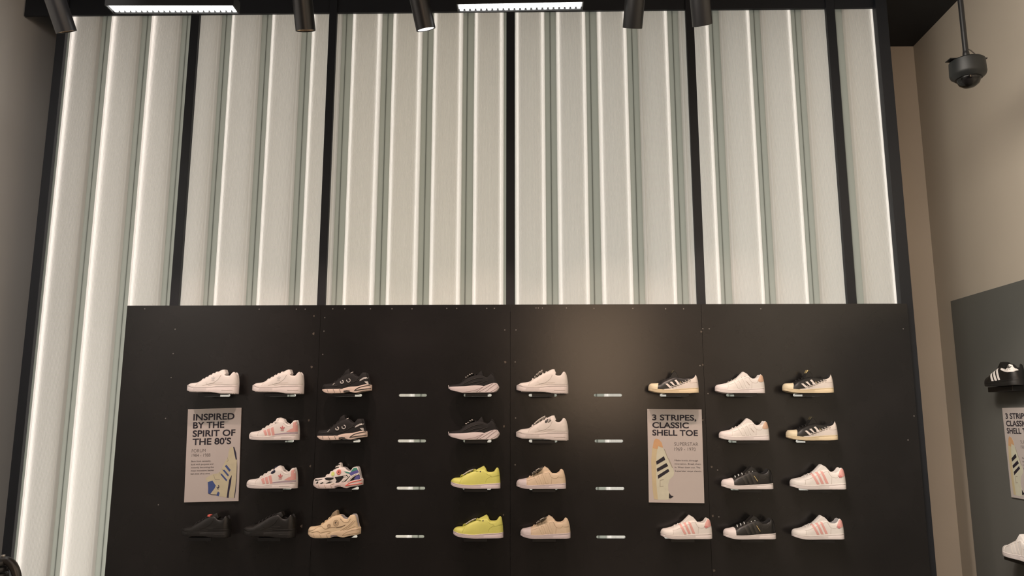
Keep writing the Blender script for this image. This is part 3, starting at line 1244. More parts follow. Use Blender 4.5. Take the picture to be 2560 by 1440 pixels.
# ---- runners
def runner(label, group, L, kind):
    r = shoe_root(label, group, L)
    sh = Shoe('runner', L)
    if kind == 'black':
        build_sole(sh, leather('foam_peach', (0.80, 0.66, 0.58), 0.6), r, False)
        build_upper(sh, BLACKM, DARKL, r)
        build_tongue(sh, BLACKM, r)
        build_laces(sh, BLACKM, r, 5)
        line = SEAMB
    elif kind == 'multi':
        build_sole(sh, leather('foam_pink_white', (0.78, 0.68, 0.66), 0.6), r, False)
        build_upper(sh, WHITE, GREYL, r)
        build_tongue(sh, WHITE, r)
        build_laces(sh, WHITE, r, 4)
        line = SEAMW
    else:
        build_sole(sh, leather('foam_sand', (0.77, 0.62, 0.44), 0.6), r, False)
        build_upper(sh, SANDL, GREYL, r)
        build_tongue(sh, leather('tongue_olive', (0.30, 0.24, 0.16), 0.7), r)
        build_laces(sh, SAND, r, 5)
        line = SEAMC
    # sole details: notches of the forefoot and the heel inlay
    ss = SEAMB if kind == 'black' else SEAMC
    seams(sh, [[(.14, .078), (.165, .02)], [(.265, .078), (.30, .015)], [(.385, .082), (.415, .02)], [(.46, .10), (.40, .085)]], ss, r, 'sole_groove', 0.004, 'sole', 0.0)
    inl = {'black': SEAMB, 'multi': RED, 'sand': SEAMC}[kind]
    seams(sh, [[(.68, .055), (.78, .12), (.98, .165)], [(.68, .055), (.80, .075), (.99, .10)]], inl, r, 'heel_inlay', 0.009 if kind != 'sand' else 0.004, 'sole', 0.0)
    patch(sh, [(.47, .055), (.53, .065), (.59, .055), (.585, .035), (.53, .035), (.47, .02)], SEAMB if kind == 'black' else leather('arch_grey', (0.25, 0.21, 0.20), 0.7), r, 'arch_insert', 'sole', 0.003)
    if kind == 'black':
        bm = bmesh.new()
        for cx, cz, rad, thick in ((.43, .225, .028, .013), (.555, .255, .034, .010)):
            pts = []
            for k in range(15):
                a = R(-200 + 290 * k / 14)
                x, z = cx + rad * math.cos(a), cz + rad * math.sin(a)
                pts.append((x, sh.up_xz(x, z) - 0.006, z))
            tube(bm, pts, thick, 7)
        tube(bm, [(x, sh.up_xz(x, z) - 0.006, z) for x, z in ((.235, .165), (.255, .17), (.265, .19), (.285, .205))], .007, 6)
        scaled(bm, L)
        o = obj('eyelet_ring', bm, SILVER, r, True)
        o['label'] = 'white lace rings'
        bm = bmesh.new()
        tube(bm, [(.51, -.085, .372), (.55, -.08, .395), (.57, -.075, .40), (.63, -.08, .43)], .008, 6)
        scaled(bm, L)
        obj('lace_loop', bm, SILVER, r, True)
        patch(sh, [(.775, .245), (.785, .275), (.86, .32), (.935, .33), (.935, .295), (.87, .29), (.81, .255)], SILVER, r, 'heel_stripe', off=0.008)
        patch(sh, [(.87, .235), (.94, .24), (.955, .19), (.935, .18)], SILVER, r, 'heel_print', off=0.008)
        seams(sh, [[(.05, .13), (.2, .14), (.35, .15)], [(.62, .22), (.78, .27)], [(.50, .15), (.66, .22), (.75, .31)]], leather('overlay_black', (0.016, 0.015, 0.0145), 0.5), r, 'overlay_edge', 0.008)
    elif kind == 'multi':
        K = BLACKM
        for pl in ([(.255, .20), (.30, .215), (.44, .215), (.44, .19), (.37, .16), (.29, .17)],
                   [(.46, .225), (.60, .245), (.66, .26), (.60, .17), (.55, .12), (.48, .11), (.50, .16)],
                   [(.08, .10), (.12, .14), (.14, .13), (.12, .095)], [(.17, .10), (.23, .13), (.25, .115), (.21, .095)], [(.29, .10), (.36, .14), (.42, .135), (.37, .11)],
                   [(.05, .175), (.12, .17), (.22, .185), (.21, .175), (.12, .155), (.06, .145)],
                   [(.66, .12), (.76, .24), (.70, .27), (.66, .26), (.70, .235), (.60, .125)]):
            patch(sh, pl, K, r, 'black_mesh', off=0.004)
        patch(sh, [(.72, .13), (.86, .27), (.93, .28), (.955, .19), (.93, .175), (.80, .14)], K, r, 'black_mesh', off=0.004)
        patch(sh, [(.635, .335), (.70, .325), (.76, .31), (.80, .37), (.83, .405), (.885, .405), (.905, .36), (.80, .33), (.76, .28), (.68, .305)], GREEN, r, 'green_collar', off=0.005)
        patch(sh, [(.74, .30), (.80, .33), (.905, .36), (.93, .31), (.85, .285), (.78, .25)], BLUEV, r, 'violet_panel', off=0.006)
        patch(sh, [(.84, .18), (.88, .25), (.94, .27), (.955, .195), (.92, .178)], BLUEV, r, 'violet_heel', off=0.007)
        seams(sh, [[(.71, .13), (.80, .235), (.925, .305)], [(.735, .13), (.82, .225), (.93, .285)]], WHITE, r, 'white_line', 0.009, off=0.006)
        seams(sh, [[(.60, .13), (.70, .225), (.63, .24)], [(.63, .13), (.735, .235), (.70, .25)]], WHITE, r, 'white_line', 0.009, off=0.006)
        for nm, cx, cz, rad, mm in (('red_disc', .535, .32, .045, RED), ('lime_mark', .42, .285, .036, LIME)):
            patch(sh, [(cx + rad * math.cos(k * math.pi / 6), cz + 1.15 * rad * math.sin(k * math.pi / 6)) for k in range(12)], mm, r, nm, off=0.008)
        patch(sh, [(.515 + .012 * math.cos(k) + .02, .32 + .012 * math.sin(k)) for k in range(6)], SEAMB, r, 'disc_dot', off=0.012)
        seams(sh, [[(.535 + .03 * math.cos(k * math.pi / 8), .32 + .034 * math.sin(k * math.pi / 8)) for k in range(17)]], PINK, r, 'disc_ring', 0.006, off=0.008)
        bm = bmesh.new()
        for a, b in (((.42, .375), (.52, .41)), ((.47, .44), (.54, .47))):
            tube(bm, [(a[0], -.08, a[1]), ((a[0] + b[0]) / 2, -.085, (a[1] + b[1]) / 2 + .01), (b[0], -.08, b[1])], .012, 6)
        scaled(bm, L)
        obj('lace_band', bm, BLACKM, r, True)
    else:
        for cx, cz, rad in ((.43, .225, .028), (.555, .275, .046)):
            seams(sh, [[(cx + q * rad * math.cos(k * math.pi / 8), cz + q * 1.15 * rad * math.sin(k * math.pi / 8)) for k in range(17)] for q in (1, 0.55)], line, r, 'lace_disc', 0.0055, off=0.003)
        patch(sh, [(.55 + .011 * math.cos(k), .278 + .013 * math.sin(k)) for k in range(6)], SEAMB, r, 'disc_dot', off=0.008)
        patch(sh, [(.55, .195), (.66, .215), (.735, .245), (.72, .225), (.66, .20), (.57, .185)], leather('shadow_brown', (0.16, 0.11, 0.07), 0.7), r, 'side_opening', off=0.004)  # dark patch on the surface, with the opening's shade in its colour
        seams(sh, [[(.02, .12), (.12, .14), (.22, .20), (.30, .21)], [(.10, .095), (.22, .13), (.28, .10), (.40, .13), (.48, .11)], [(.30, .21), (.36, .17), (.48, .2), (.55, .195)],
                   [(.64, .135), (.80, .235), (.88, .32)], [(.70, .14), (.84, .235), (.91, .32)], [(.76, .15), (.92, .22)], [(.63, .35), (.70, .29), (.78, .29), (.82, .35)]], line, r, 'stitching', 0.0045)
    return r, sh


L = length_for(805.5, 929.5, 981)
r, sh = runner('black mesh running sneaker with pale sole, top row below the third light wall post', 'black running sneakers', L, 'black')
put(r, sh, 805.5, 929.5, 981)
r, sh = runner('black mesh running sneaker with pale sole, second row above the colourful sneaker', 'black running sneakers', L, 'black')
put(r, sh, 793, 920, 1099)
L = length_for(783, 908, 1219)
r, sh = runner('colourful running sneaker in white and black with coral heel and green collar', None, L, 'multi')
put(r, sh, 783, 908, 1219)
L = length_for(770, 902, 1343)
r, sh = runner('sand beige running sneaker on the bottom row under the colourful one', None, L, 'sand')
put(r, sh, 770, 902, 1343)


# ---- black sneakers on a white wedge sole
def wedge(label, L, tagflip):
    r = shoe_root(label, 'black sneakers with sculpted white soles', L)
    sh = Shoe('wedge', L)
    FO = leather('foam_lilac_white', (0.78, 0.71, 0.72), 0.55)
    build_sole(sh, FO, r, False)
    build_upper(sh, BLACKM, DARKL, r)
    build_tongue(sh, BLACKM, r)
    build_laces(sh, BLACKM, r, 4)
    # heel block: proud sculpted clip
    patch(sh, [(.57, .03), (.70, .135), (.82, .182), (.90, .203), (.945, .20), (.985, .135), (.97, .07), (.90, .03), (.74, .02)], FO, r, 'heel_block', 'sole', 0.014)
    seams(sh, [[(.31, .02), (.52, .055), (.69, .125)], [(.56, .02), (.70, .13)], [(.74, .03), (.83, .10), (.95, .19)], [(.62, .03), (.74, .10), (.88, .19)], [(.84, .03), (.93, .08), (.985, .13)]], leather('groove_mauve', (0.36, 0.29, 0.29), 0.7), r, 'sole_groove', 0.0045, 'sole', 0.015)
    seams(sh, [[(.31, .18), (.42, .24), (.55, .29), (.68, .30)], [(.40, .17), (.52, .22), (.66, .235)], [(.52, .165), (.62, .19), (.78, .25)]], leather('overlay_black', (0.016, 0.015, 0.0145), 0.5), r, 'overlay_edge', 0.008)
    bm = bmesh.new()
    tube(bm, [(0.0, -0.012, .125), (0.004, -0.012, .16)], 0.008, 6)
    scaled(bm, L)
    obj('toe_tip', bm, FO, r, True)
    bm = bmesh.new()
    tube(bm, [(.83, 0, .36), (.845, 0, .40), (.87, 0, .38), (.90, 0, .33)], 0.012, 6)
    scaled(bm, L)
    obj('pull_loop', bm, BLACKM, r, True)
    t = hang_tag(sh, r, .315, .265, .505, .385, .055, BLACKL, BLACKL, label='black hang tag with white letters')
    bm = bmesh.new()
    for k in range(4):
        t0 = .12 + k * .2
        for rr_ in range(2):
            x = .315 + .19 * t0
            z = .265 + .12 * t0 + 0.024 + 0.008 * math.sin(math.pi * t0)
            box(bm, x, x + .026, -0.112 + rr_ * 0.028, -0.094 + rr_ * 0.028, z - 0.002, z + 0.010)
    for v in bm.verts:
        v.co.z += -0.35 * (v.co.y + 0.115) * -1 * 0.0 + (v.co.x % 0.026) * 0.3
    scaled(bm, L)
    obj('lettering', bm, CARD, t)
    return r, sh


L = length_for(1121, 1248, 981)
r, sh = wedge('black sneaker with black hang tag on white sculpted sole, top row left of centre seam', L, 0)
put(r, sh, 1121, 1247, 981)
r, sh = wedge('black sneaker with black hang tag on white sculpted sole, directly above the yellow sneakers', L, 1)
put(r, sh, 1121, 1249, 1098)


# ---- yellow tennis sneakers
def tennis(label, L):
    r = shoe_root(label, 'yellow sneakers with white soles', L)
    sh = Shoe('tennis', L)
    build_sole(sh, leather('rubber_lilac', (0.74, 0.66, 0.69), 0.6), r)
    build_upper(sh, YELLOW, YELLOW, r)
    build_tongue(sh, YELLOW, r)
    build_laces(sh, YELLOW, r, 6)
    patch(sh, [(.81, .27), (.84, .30), (.885, .325), (.91, .37), (.94, .385), (.965, .33), (.985, .26), (.93, .255), (.89, .25), (.85, .235), (.82, .24)], YELLOW, r, 'heel_tab', off=0.006)
    seams(sh, [[(.19, .11), (.21, .16), (.24, .21)], [(.71, .13), (.73, .19), (.80, .235)], [(.80, .25), (.83, .235), (.87, .25), (.985, .255)], [(.71, .31), (.76, .27), (.83, .275)]], mat('stitch_olive', (0.36, 0.38, 0.07), 0.7), r)
    bm = bmesh.new()
    lathe(bm, [(0, .004), (.013, .003), (.015, 0)], 10, Matrix.Translation((.60, sh.up_xz(.60, .335) - 0.001, .335)) @ Matrix.Rotation(R(80), 4, 'X'))
    scaled(bm, L)
    obj('eyelet', bm, SEAMB, r)
    hang_tag(sh, r, .255, .275, .465, .385, .06, CARD, CARD, label='white card hang tag')
    bm = bmesh.new()
    tube(bm, [(.46, -.09, .36), (.49, -.12, .385), (.53, -.125, .35), (.57, -.11, .33)], .008, 6)
    tube(bm, [(.20, -.05, .235), (.225, -.08, .265), (.26, -.08, .265), (.28, -.06, .28)], .012, 6)
    scaled(bm, L)
    obj('lace_end', bm, YELLOW, r, True)
    return r, sh


L = length_for(1127, 1251, 1218)
r, sh = tennis('yellow sneaker with white hang tag, third row, above the other yellow one', L)
put(r, sh, 1127, 1251, 1218)
r, sh = tennis('yellow sneaker with white hang tag on the bottom row', L)
put(r, sh, 1133, 1258.5, 1343)

# ---- shell toe sneakers
L = length_for(1291, 1415, 1222)
for lb, px0, px1, py in (('cream leather sneaker with white toe and printed tag, third row right of centre seam', 1291, 1415, 1222),
                         ('cream leather sneaker with white toe and printed tag, bottom row', 1301, 1425, 1346)):
    r, sh = shell_toe(lb, 'cream sneakers with white toes', L, BEIGE, leather('rubber_lilac', (0.74, 0.66, 0.69), 0.6), leather('shell_lilac', (0.74, 0.68, 0.70), 0.55), BEIGE, BEIGE, BEIGE, BEIGE, BEIGE, SEAMC)
    hang_tag(sh, r, .32, .315, .525, .43, .10, MCARD, CARD, label='black and white printed hang tag', yc=-0.08)
    put(r, sh, px0, px1, py)
L = length_for(1788, 1912, 985)
for lb, px0, px1, py in (('white sneaker with tan heel tab, top row right of the shell toe poster', 1788, 1912, 985),
                         ('white sneaker with tan heel tab, second row beside the shell toe poster', 1798, 1924, 1103)):
    r, sh = shell_toe(lb, 'white sneakers with tan heel tabs', L, WHITE, WHITE2, WHITE2, WHITE, TAN, WHITEL, WHITE, leather('lace_mixed', (0.32, 0.33, 0.30), 0.7) if py < 1000 else WHITE, SEAMW)
    patch(sh, [(.60, .24), (.612, .237), (.672, .16), (.66, .16)], SEAMW, r, 'side_print', off=0.006)
    put(r, sh, px0, px1, py)
L = length_for(1804, 1933, 1227)
for lb, px0, px1, py in (('black sneaker with white toe and white laces, third row beside the shell toe poster', 1804, 1933.5, 1227),
                         ('black sneaker with white toe and white laces, bottom row', 1809, 1939, 1350)):
    r, sh = shell_toe(lb, 'black sneakers with white toes', L, BLACKL, WHITE2, WHITE2, leather('stripe_olive', (0.03, 0.028, 0.024), 0.5), BLACKL, DARKL, BLACKL, leather('lace_pale', (0.62, 0.66, 0.66), 0.7), SEAMB, gold=True)
    put(r, sh, px0, px1, py)
L = length_for(1976, 2115, 1229)
pinks = (('white sneaker with pink stripes and floral heel, third row at the right end', 1976, 2114.5, 1229, WHITEL, 1.0),
         ('white sneaker with pink stripes on the bottom row below the shell toe poster', 1652, 1780.6, 1354, WHITEL, .935),
         ('white sneaker with pink stripes and grey lining, bottom row at the right end', 1980.5, 2110, 1353, GREYL, .94))
for lb, px0, px1, py, li, k in pinks:
    Lp = length_for(px0, px1, py)
    r, sh = shell_toe(lb, 'white sneakers with pink stripes', Lp, WHITE, WHITE2, WHITE, PINK, PINK, li, WHITE, WHITE, SEAMW, floral=True)
    put(r, sh, px0, px1, py)


# ---- black sneakers with cream sole and cut open sides
def cutout(label, L, tonguelabel):
    r = shoe_root(label, 'black sneakers with white stripes and laced sides', L)
    sh = Shoe('cutout', L)
    build_sole(sh, CREAM, r)
    build_upper(sh, BLACKL, DARKL, r)
    build_cap(sh, SHELLCREAM, r, 0.155, 0.045, 0.006)
    WG = leather('leather_bone', (0.72, 0.66, 0.61))
    WS = leather('stripe_white', (0.80, 0.74, 0.70))
    patch(sh, [(.27, .078), (.40, .095), (.52, .14), (.66, .19), (.78, .255), (.79, .262), (.88, .296), (.905, .32), (.93, .37), (.955, .335), (.985, .225), (.988, .11), (.67, .09), (.33, .062)], WG, r, 'side_panel', off=0.006)
    for q in ([(.315, .185), (.355, .192), (.445, .11), (.39, .105)], [(.405, .22), (.45, .228), (.515, .145), (.485, .14)], [(.50, .255), (.54, .268), (.615, .165), (.58, .155)]):
        patch(sh, q, WS, r, 'stripe', off=0.008)
    build_tongue(sh, BLACKL, r)
    build_laces(sh, BLACKM, r, 6)
    # the pale lacing that joins the cut edges
    bm = bmesh.new()
    for k in range(7):
        t = k / 6
        x, z = .44 + .34 * t, .125 + .125 * t
        pts = [(x - .015, sh.up_xz(x - .015, z + .018) - .012, z + .018), (x + .01, sh.up_xz(x + .01, z) - .018, z), (x + .04, sh.up_xz(x + .04, z + .004) - .014, z + .004)]
        tube(bm, pts, .0075, 6)
    scaled(bm, L)
    obj('side_lacing', bm, WS, r, True)
    seams(sh, [[(.79, .215), (.86, .205), (.98, .225)]], SEAMW, r, off=0.007)
    patch(sh, [(.605, .235), (.615, .23), (.65, .185), (.64, .18)], GOLD, r, 'side_print', off=0.009)
    bm = bmesh.new()
    box(bm, .478, .525, -0.062, 0.062, .385, .455, 0.006)
    bmesh.ops.rotate(bm, cent=Vector((.50, 0, .42)), matrix=Matrix.Rotation(R(24), 3, 'Y'), verts=bm.verts)
    scaled(bm, L)
    o = obj('tongue_label', bm, GOLD if tonguelabel else leather('label_olive', (0.08, 0.07, 0.04), 0.5), r)
    o['label'] = 'gold tongue label' if tonguelabel else 'dark olive tongue label'
    return r, sh


L = length_for(1621, 1747, 988)
r, sh = cutout('black sneaker with white stripes and cream sole, directly above the shell toe poster', L, 0)
put(r, sh, 1621, 1747, 988)
r, sh = cutout('black sneaker with white stripes and cream sole, top row with gold tongue label', L, 1)
put(r, sh, 1957, 2084, 985)
r, sh = cutout('black sneaker with white stripes and cream sole, second row at the right end', L, 0)
put(r, sh, 1966, 2097, 1103)

# ---- set them on their shelves
YC = YB - 0.072
shelf_me = {}
SHELVES = []


def shelf_mesh(width, depth, lip):
    key = (round(width, 3), round(depth, 3), round(lip, 3))
    if key in shelf_me:
        return shelf_me[key]
    bm = bmesh.new()
    box(bm, -width / 2, width / 2, -depth, 0.022, -0.004, 0.0, 0.0008)
    bmesh.ops.recalc_face_normals(bm, faces=bm.faces)
    me = bpy.data.meshes.new('plate')
    bm.to_mesh(me)
    bm.free()
    me.materials.append(M_BLACK)
    bm = bmesh.new()
    box(bm, -width / 2, width / 2, -depth - 0.003, -depth, -lip, 0.0, 0.0008)
    bmesh.ops.recalc_face_normals(bm, faces=bm.faces)
    me2 = bpy.data.meshes.new('front_lip')
    bm.to_mesh(me2)
    bm.free()
    me2.materials.append(M_BLACK)
    shelf_me[key] = (me, me2)
    return me, me2


def short(label):
    return label


for r, px0, px1, py, dy in PLACE:
    a, b = at(px0, py, YC), at(px1, py, YC)
    row = min(range(4), key=lambda k: abs(ROWZ[k] - a.z))
    cx = (a.x + b.x) / 2
    colm = min(COLX, key=lambda c: abs(COLX[c] - cx))
    z = ROWZ[row] + SLOT_H / 2 - 0.001           # top of the shelf plate
    r.location = (a.x, YC, z)
    s = empty('shoe_shelf', (COLX[colm], YB, z))
    tag(s, 'black metal shelf under the ' + r['label'].split(',')[0], 'shelf', 'black shoe shelves in the board slots')
    me, me2 = shelf_mesh(0.122, 0.098, 0.017)
    link('plate', me, None, s)
    link('front_lip', me2, None, s)
    SHELVES.append(s)

# labels of shelves: by row and order
ROWN = ['top row', 'second row', 'third row', 'bottom row']
rows_ = {}
for o in SHELVES:
    k = min(range(4), key=lambda q: abs(ROWZ[q] + SLOT_H / 2 - o.location.z))
    rows_.setdefault(k, []).append(o)
for k, lst in rows_.items():
    lst.sort(key=lambda o: o.location.x)
    for n_, o in enumerate(lst):
        o['label'] = f'black metal shelf on the {ROWN[k]}, {NORD[n_]} shelf from the left'

# ================================================================= POSTERS
FONT = bpy.data.fonts.load('<builtin>')


def text_mesh(s, x0, x1, base, cap, y, weight=0.0, squeeze=None):
    """Letters from x0 to x1 on the base line, cap tall; flat print at depth y. Returns a bmesh."""
    cu = bpy.data.curves.new('txt', 'FONT')
    cu.body = s
    cu.font = FONT
    cu.size = 1.0
    cu.offset = weight
    cu.fill_mode = 'FRONT'
    cu.resolution_u = 4
    ob = bpy.data.objects.new('txt', cu)
    COL.objects.link(ob)
    dg = bpy.context.evaluated_depsgraph_get()
    me = bpy.data.meshes.new_from_object(ob.evaluated_get(dg))
    bm = bmesh.new()
    bm.from_mesh(me)
    bpy.data.objects.remove(ob)
    bpy.data.curves.remove(cu)
    bpy.data.meshes.remove(me)
    mnx, mxx = min(v.co.x for v in bm.verts), max(v.co.x for v in bm.verts)
    ch = 0.70
    for v in bm.verts:
        x = x0 + (v.co.x - mnx) / (mxx - mnx) * (x1 - x0)
        z = base + v.co.y / ch * cap
        v.co = Vector((x, y, z))
    return bm


def join_bm(bms):
    out = bmesh.new()
    for b in bms:
        me = bpy.data.meshes.new('t')
        b.to_mesh(me)
        b.free()
        out.from_mesh(me)
        bpy.data.meshes.remove(me)
    return out


M_PAPER = mat('poster_paper', (0.52, 0.475, 0.455), 0.7)
M_INK = mat('ink_dark', (0.016, 0.013, 0.022), 0.7)
M_INKT = mat('ink_thin', (0.10, 0.085, 0.085), 0.7)
M_PSHOE = mat('print_offwhite', (0.56, 0.52, 0.37), 0.7, noise=0.12, nscale=30)
M_PSHOE2 = mat('print_pale', (0.60, 0.60, 0.48), 0.7, noise=0.10, nscale=30)
M_PSOLE = mat('print_sole', (0.57, 0.49, 0.31), 0.7, noise=0.10, nscale=20)
M_PTOE = mat('print_toe_tan', (0.60, 0.36, 0.19), 0.7, noise=0.15, nscale=20)
M_PBLUE = mat('print_blue', (0.055, 0.09, 0.26), 0.7)
M_PNAVY = mat('print_navy', (0.022, 0.020, 0.05), 0.7)
M_PGREY = mat('print_grey', (0.36, 0.33, 0.26), 0.7)


def flat_poly(pts, y):
    bm = bmesh.new()
    vs = [bm.verts.new((x, y, z)) for x, z in pts]
    es = [bm.edges.new((vs[i], vs[(i + 1) % len(vs)])) for i in range(len(vs))]
    bmesh.ops.triangle_fill(bm, use_beauty=True, edges=es)
    return bm


def thick_poly(bm_list, pts, y, t=0.0004):
    bm = bmesh.new()
    prism(bm, [pts], y, y + t)
    bm_list.append(bm)


def poster(kind, root, W, H):
    boxobj('board', 0, W, 0, 0.006, -H, 0, M_PAPER, root)
    if kind == 'spirit':
        def uv(x, y):
            v = (y - 78) / 1289
            return (x - (215 - 125 * v)) / (745 + 18 * v) * W, -v * H
    else:
        def uv(x, y):
            v = (y - 512) / 845
            return (x - (102 + 33 * v)) / (492 + 8 * v) * W, -v * H

    def line(s, xa, xb, yb, yt, wgt):
        p0, p1 = uv(xa, yb), uv(xb, yb)
        p2 = uv(xa, yt)
        return text_mesh(s, p0[0], p1[0], p0[1], p2[1] - p0[1], -0.0006, wgt)
    if kind == 'spirit':
        hl = [('INSPIRED', 280, 857, 237, 150), ('BY THE', 270, 708, 350, 264), ('SPIRIT OF', 258, 857, 466, 380), ("THE 80'S", 250, 792, 580, 494)]
        tl = [('FORUM', 235, 428, 685, 640), ('1984 - 1988', 232, 492, 748, 703)]
        body = [('Born from necessity,', 222, 497, 818, 797), ('built with purpose and', 216, 525, 861, 840), ('instantly becoming the', 213, 530, 904, 883), ('most innovative basket', 209, 532, 947, 926), ('ball shoe of its time.', 204, 476, 990, 969)]
    else:
        hl = [('3 STRIPES,', 150, 548, 615, 564), ('CLASSIC', 152, 482, 685, 634), ('SHELL TOE', 154, 565, 754, 703)]
        tl = [('SUPERSTAR', 354, 570, 846, 814), ('1969 - 1970', 354, 548, 892, 861)]
        body = [('Made iconic through', 360, 570, 985, 971), ('innovation. Break them', 360, 597, 1016, 1002), ('in. Wear them out. The', 361, 592, 1047, 1033), ('Superstar stays classic.', 364, 607, 1080, 1066)]
    obj('headline', join_bm([line(*q, 0.026) for q in hl]), M_INK, root)
    obj('shoe_name', join_bm([line(*q, -0.012) for q in tl]), M_INKT, root)
    obj('small_text', join_bm([line(*q, 0.0) for q in body]), M_INK, root)

    def pic(name, polys, material, parent, lvl):
        lst = []
        for pl in polys:
            thick_poly(lst, [uv(*q) for q in pl], -0.0004 - 0.00025 * lvl, 0.0003)
        return obj(name, join_bm(lst), material, parent)

    def pics(name, polys, material, parent, lvl):
        for pl in polys:
            pic(name, [pl], material, parent, lvl)
    if kind == 'spirit':
        p = pic('sneaker_picture', [[(785, 628), (830, 622), (852, 680), (862, 800), (860, 900), (845, 1080), (825, 1220), (800, 1325), (720, 1318), (640, 1305), (575, 1297), (545, 1280), (480, 1278), (432, 1262), (440, 1180), (436, 1090), (405, 1050), (450, 1022), (520, 990), (580, 985), (625, 950), (665, 880), (700, 815), (740, 765), (750, 700), (765, 650)]], M_PSHOE, root, 0)
        pics('stripe', [[(688, 885), (712, 868), (768, 940), (748, 966)], [(655, 940), (680, 935), (740, 1010), (725, 1030)], [(622, 1000), (640, 988), (712, 1075), (698, 1096)]], M_PBLUE, p, 1)
        pics('ankle_panel', [[(505, 1080), (548, 1150), (530, 1185), (465, 1262), (434, 1250), (440, 1180), (438, 1098)], [(575, 1228), (597, 1250), (582, 1296), (545, 1282)]], M_PBLUE, p, 1)
        pics('sole_line', [[(818, 622), (835, 626), (857, 710), (862, 800), (845, 800), (832, 720)], [(780, 1008), (765, 1110), (735, 1230), (718, 1322), (692, 1316), (715, 1190), (740, 1075)],
                          [(860, 800), (862, 900), (846, 1080), (826, 1220), (802, 1325), (794, 1324), (818, 1200), (840, 1060), (855, 900)], [(436, 1256), (480, 1276), (545, 1280), (545, 1272), (482, 1268), (438, 1250)]], M_PNAVY, p, 1)
        pic('logo', [[(562, 1195), (570, 1186), (590, 1196), (578, 1204)], [(570, 1172), (592, 1165), (596, 1180), (578, 1182)], [(580, 1150), (590, 1143), (598, 1160), (588, 1172)], [(556, 1172), (560, 1168), (574, 1180), (568, 1186)]], M_PNAVY, p, 1)
        pics('lace_line', [[(600, 975), (606, 970), (640, 990), (634, 996)], [(640, 925), (646, 920), (665, 945), (660, 950)], [(520, 1000), (526, 995), (545, 1060), (610, 1068), (610, 1076), (540, 1070)], [(728, 770), (734, 766), (745, 812), (722, 828), (718, 822), (736, 808)]], M_PGREY, p, 1)
    else:
        p = pic('sneaker_picture', [[(185, 782), (215, 792), (240, 822), (252, 870), (285, 930), (310, 1000), (345, 1050), (357, 1085), (352, 1118), (318, 1150), (305, 1200), (308, 1250), (330, 1290), (357, 1300), (330, 1322), (280, 1334), (220, 1332), (180, 1328), (168, 1250), (155, 1100), (148, 980), (155, 880), (168, 805)]], M_PSHOE2, root, 0)
        pic('picture_sole', [[(185, 782), (200, 790), (205, 850), (195, 930), (193, 1050), (200, 1200), (215, 1330), (180, 1328), (168, 1250), (155, 1100), (148, 980), (155, 880), (168, 805)]], M_PSOLE, p, 1)
        pic('picture_toe', [[(185, 782), (215, 792), (240, 822), (252, 865), (235, 862), (210, 850), (202, 880), (160, 870), (168, 805)]], M_PTOE, p, 2)
        pics('stripe', [[(262, 942), (275, 975), (198, 1020), (192, 990)], [(285, 1003), (303, 1030), (205, 1084), (199, 1056)], [(302, 1055), (315, 1078), (214, 1146), (210, 1115)]], M_INK, p, 2)
        pic('heel_mark', [[(316, 1268), (332, 1292), (357, 1300), (330, 1320), (314, 1318)]], M_INK, p, 2)
        pics('lace_line', [[(262, 880), (268, 878), (300, 960), (294, 962)], [(300, 960), (306, 958), (345, 1045), (338, 1048)], [(230, 1155), (264, 1150), (264, 1155), (234, 1160), (236, 1212), (264, 1208), (264, 1213), (230, 1218)]], M_PGREY, p, 2)


def wall_poster(kind, tl, tr, bl, label):
    yq = YB - 0.010
    a, b, c = at(*tl, yq), at(*tr, yq), at(*bl, yq)
    W = (b - a).length
    H = (c - a).length
    ang = -(math.atan2(c.x - a.x, a.z - c.z))
    root = empty('poster', a)
    root.rotation_euler = (0, -ang * 0.8, 0)
    tag(root, label, 'poster', 'white printed posters')
    poster(kind, root, W, H)
    return W, H


W1, H1 = wall_poster('spirit', (470, 1023), (603, 1023.5), (446, 1256), 'white poster about the spirit of the 80s with a blue striped high sneaker')
W2, H2 = wall_poster('shell', (1618, 1022), (1754, 1022), (1628, 1256), 'white shell toe poster with a black striped sneaker, on the black boards')

# ================================================================= RIGHT WALL DISPLAY
ang_r = math.atan2(WR_DIR.y, WR_DIR.x)
pa = on_right(2376, 753, 0.02)
root = empty('shoe_backboard', (pa.x, pa.y, 0), (0, 0, ang_r))
tag(root, 'grey display panel mounted on the beige right wall', 'backboard')
GP_L = 3.2
bm = box(bmesh.new(), 0, GP_L, 0, 0.0195, 0.25, pa.z, 0.001)
obj('panel', bm, M_GREYBOARD, root)


def right_item(px, py, off):
    return on_right(px, py, off)


pp = right_item(2505, 1020, 0.028)
root = empty('poster', pp, (0, 0, ang_r))
tag(root, 'white shell toe poster on the grey right wall panel, cut off by the frame', 'poster', 'white printed posters')
poster('shell', root, W2, H2)


def block_shelf(label, p, w, d, h):
    s = empty('shoe_shelf', p, (0, 0, ang_r))
    tag(s, label, 'shelf', 'black block shelves on the grey panel')
    boxobj('block', 0, w, 0, d, -h, 0, M_BLACK, s, 0.002)
    return s


